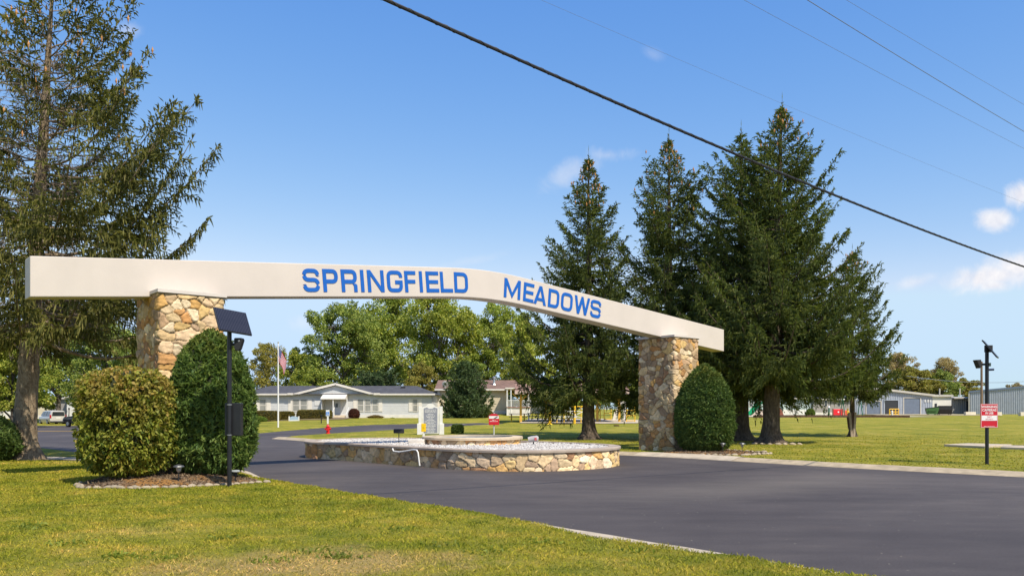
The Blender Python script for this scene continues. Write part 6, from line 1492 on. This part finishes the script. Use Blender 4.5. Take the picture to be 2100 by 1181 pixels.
x, d = at(28.5, 112), 112.; z = RZ(x, d); T = thing('wheelie_bin', 'black wheeled bin by the kerb at far left', 'bin', (x, d, z)); MB().prism([(-.25, 0), (.25, 0), (.3, 1.0), (-.3, 1.0)], -.28, .28).build('body', BLKM, T); MB().box(-.32, .32, -.32, .32, 1.005, 1.07).build('lid', BLKM, T)

# ---- overhead wires
CAB = mat('black_cable', (.022, .021, .024), .6, .2, 3); WIR = mat('thin_wire', (.16, .19, .25), .5)
def wire(name, label, pa, ya, da, pb, yb, db, r, m, sag, cat='cable', group=None, ext=(1.2, .8), lash=False):
    A = Vector((at(pa, da), da, zat(ya, da))); B = Vector((at(pb, db), db, zat(yb, db))); n = 60; D = B-A
    P = []
    for i in range(n+1):
        t = -ext[0]+(1+ext[0]+ext[1])*i/n; p_ = A+D*t; p_.z += -sag*4*t*(1-t); P.append(p_)
    T = thing(name, label, cat, tuple(P[0]), 0, group); o = MB().tube([p_-P[0] for p_ in P], r, 8).build(name.split('_')[-1], m, T, smooth=True)
    if lash:
        Q = []; L_ = D.length
        for i in range(1400): t = -.4+1.9*i/1399; p_ = A+D*t; p_.z += -sag*4*t*(1-t); a_ = i*.62; Q.append(p_-P[0]+Vector((-.62*math.cos(a_), .78*math.cos(a_), math.sin(a_)))*(r*.95))
        MB().tube(Q, .007, 4).build('lashing', m, T)
wire('overhead_cable', 'thick black lashed cable sweeping down across the sky', 790, 0, 10.7, 2100, 547, 23.7, .024, CAB, .16, lash=True)
wire('power_wire', 'highest of the thin wires at the top right corner', 1735, 0, 22, 2100, 215, 29.3, .0045, WIR, .02, 'wire', 'thin wires high at right', (3, 1))
wire('power_wire', 'dark thin wire, boldest of those at the top right', 1655, 0, 20, 2100, 270, 28, .009, WIR, .03, 'wire', 'thin wires high at right', (3, 1))
wire('power_wire', 'faint thin wire running just below the bolder one at top right', 1525, 0, 18, 2100, 305, 27.3, .004, WIR, .03, 'wire', 'thin wires high at right', (3, 1))
wire('power_wire', 'faintest wire, lowest of the thin ones, crossing behind the widest spruce top', 1550, 190, 22, 2060, 400, 31.7, .0028, WIR, .03, 'wire', 'thin wires high at right', (3, 1))
wire('power_wire', 'far thin wire reaching the brown utility pole over the sheds', 1915, 778, 128, 2100, 782, 128, .03, WIR, .3, 'wire', None, (.3, 1))
# ================================================================== light, sky, camera
SUN_H = Vector((.63, -.777, 0)).normalized(); EL = math.radians(52)
to_sun = SUN_H*math.cos(EL)+Vector((0, 0, math.sin(EL)))
L = bpy.data.lights.new('sun', 'SUN'); L.energy = 4.3; L.angle = math.radians(.53); L.color = (1, .93, .80)
so = bpy.data.objects.new('sun', L); COL.objects.link(so); so.rotation_euler = to_sun.to_track_quat('Z', 'Y').to_euler(); so.location = (20, -30, 60)
W = bpy.data.worlds.new('World'); sc.world = W; W.use_nodes = True; nt = W.node_tree; nt.nodes.clear()
out = nt.nodes.new('ShaderNodeOutputWorld'); bg = nt.nodes.new('ShaderNodeBackground'); bg.inputs['Strength'].default_value = .11
sky = nt.nodes.new('ShaderNodeTexSky'); sky.sky_type = 'NISHITA'; sky.sun_disc = False; sky.sun_elevation = EL; sky.sun_rotation = math.atan2(to_sun.x, to_sun.y); sky.air_density = 1.0; sky.dust_density = .35; sky.ozone_density = 2.2; sky.altitude = 200
hs = N(nt, 'ShaderNodeHueSaturation'); hs.inputs['Saturation'].default_value = 1.0; nt.links.new(sky.outputs[0], hs.inputs['Color'])
spc = N(nt, 'ShaderNodeSeparateColor'); nt.links.new(sky.outputs[0], spc.inputs[0]); cmb = N(nt, 'ShaderNodeCombineColor')
K = .11*2**.15; K2 = .11*2**.38
for i, (x0, y0, g, top) in enumerate(((.144, .145, 1.5, .60), (.243, .352, .93, .79), (.434, .80, .36, 1.05))):
    def mm(op, a, b):
        n = N(nt, 'ShaderNodeMath', operation=op)
        for j, q in enumerate((a, b)):
            if isinstance(q, (int, float)): n.inputs[j].default_value = q
            else: nt.links.new(q, n.inputs[j])
        return n.outputs[0]
    e = mm('MULTIPLY', mm('POWER', mm('MULTIPLY', spc.outputs[i], K/x0), g), y0/K2)
    nt.links.new(mm('MINIMUM', e, top/K2), cmb.inputs[i])
col = cmb.outputs[0]
# small fair-weather clouds far off, each a noisy patch of the sky dome at its own bearing (x/y) and height (z/y)
tc = nt.nodes.new('ShaderNodeTexCoord'); sx = N(nt, 'ShaderNodeSeparateXYZ'); nt.links.new(tc.outputs['Generated'], sx.inputs[0])
def M(op, a, b=None):
    n = N(nt, 'ShaderNodeMath', operation=op)
    for i, v in enumerate((a, b)):
        if v is None: continue
        if isinstance(v, (int, float)): n.inputs[i].default_value = v
        else: nt.links.new(v, n.inputs[i])
    return n.outputs[0]
ys = M('MAXIMUM', sx.outputs[1], .05); u = M('DIVIDE', sx.outputs[0], ys); v = M('DIVIDE', sx.outputs[2], ys)
cv = N(nt, 'ShaderNodeCombineXYZ'); nt.links.new(u, cv.inputs[0]); nt.links.new(v, cv.inputs[1])
n1 = noise(nt, 26, 6, .62, cv.outputs[0], distortion=.6); n2 = noise(nt, 60, 4, .6, cv.outputs[0])
front = M('GREATER_THAN', sx.outputs[1], .05)
CLOUDS = [  # bearing x/y, height z/y, half width, half height, tilt, opacity, edge roughness
 ((2042-CX)/F, (HY-565)/F, .060, .020, .10, 1.0, .55), ((2085-CX)/F, (HY-548)/F, .045, .019, .0, 1.0, .5), ((2036-CX)/F, (HY-582)/F, .030, .012, 0, .9, .5),
 ((2038-CX)/F, (HY-452)/F, .025, .014, 0, .9, .6), ((2100-CX)/F, (HY-400)/F, .020, .018, 0, .95, .6), ((1880-CX)/F, (HY-577)/F, .028, .008, .25, .45, .8),
 ((1178-CX)/F, (HY-352)/F, .048, .016, .45, .34, .9), ((1245-CX)/F, (HY-318)/F, .030, .010, .0, .36, .9), ((266-CX)/F, (HY-64)/F, .018, .013, 0, .42, .7), ((1340-CX)/F, (HY-112)/F, .016, .009, -.3, .14, .9), ((625-CX)/F, (HY-662)/F, .022, .012, 0, .25, .8), ((965-CX)/F, (HY-535)/F, .05, .006, .2, .14, .9)]
tot = None
for (cu, cv_, a, b, tl, op, rg) in CLOUDS:
    du = M('SUBTRACT', u, cu); dv = M('SUBTRACT', v, cv_); dv = M('SUBTRACT', dv, M('MULTIPLY', du, tl))
    q = M('SQRT', M('ADD', M('POWER', M('ABSOLUTE', M('DIVIDE', du, a)), 2.0), M('POWER', M('ABSOLUTE', M('DIVIDE', dv, b)), 2.0)))
    q = M('ADD', q, M('MULTIPLY', M('SUBTRACT', n1.outputs['Fac'], .5), 2.6*rg))
    mr = N(nt, 'ShaderNodeMapRange', interpolation_type='SMOOTHSTEP'); nt.links.new(q, mr.inputs[0]); mr.inputs[1].default_value = 1.25; mr.inputs[2].default_value = .25 if op > .7 else -.15; mr.inputs[3].default_value = 0; mr.inputs[4].default_value = op
    tot = mr.outputs[0] if tot is None else M('MAXIMUM', tot, mr.outputs[0])
tot = M('MULTIPLY', tot, front)
cc = ramp(nt, [(.3, (5.8, 5.8, 6.3)), (.65, (6.9, 6.8, 6.9))], n2.outputs['Fac'])
fin = mixc(nt, col, cc.outputs[0], tot)
nt.links.new(fin, bg.inputs['Color']); nt.links.new(bg.outputs[0], out.inputs[0])
cam = bpy.data.cameras.new('camera'); co = bpy.data.objects.new('camera', cam); COL.objects.link(co)
co.location = (0, 0, CAMH); co.rotation_euler = (math.radians(90), 0, 0); cam.sensor_width = 36; cam.lens = 36*F/2100; cam.shift_y = (HY-590.5)/2100; cam.clip_start = .1; cam.clip_end = 8000
sc.camera = co
sc.view_settings.view_transform = 'Standard'; sc.view_settings.look = 'None'; sc.view_settings.exposure = 0.38; sc.view_settings.gamma = 1
sc.cycles.use_denoising = True; sc.cycles.max_bounces = 6; sc.cycles.diffuse_bounces = 3; sc.cycles.glossy_bounces = 2; sc.cycles.transmission_bounces = 4; sc.cycles.transparent_max_bounces = 4; sc.cycles.caustics_reflective = False; sc.cycles.caustics_refractive = False
sc.cycles.sample_clamp_indirect = 4
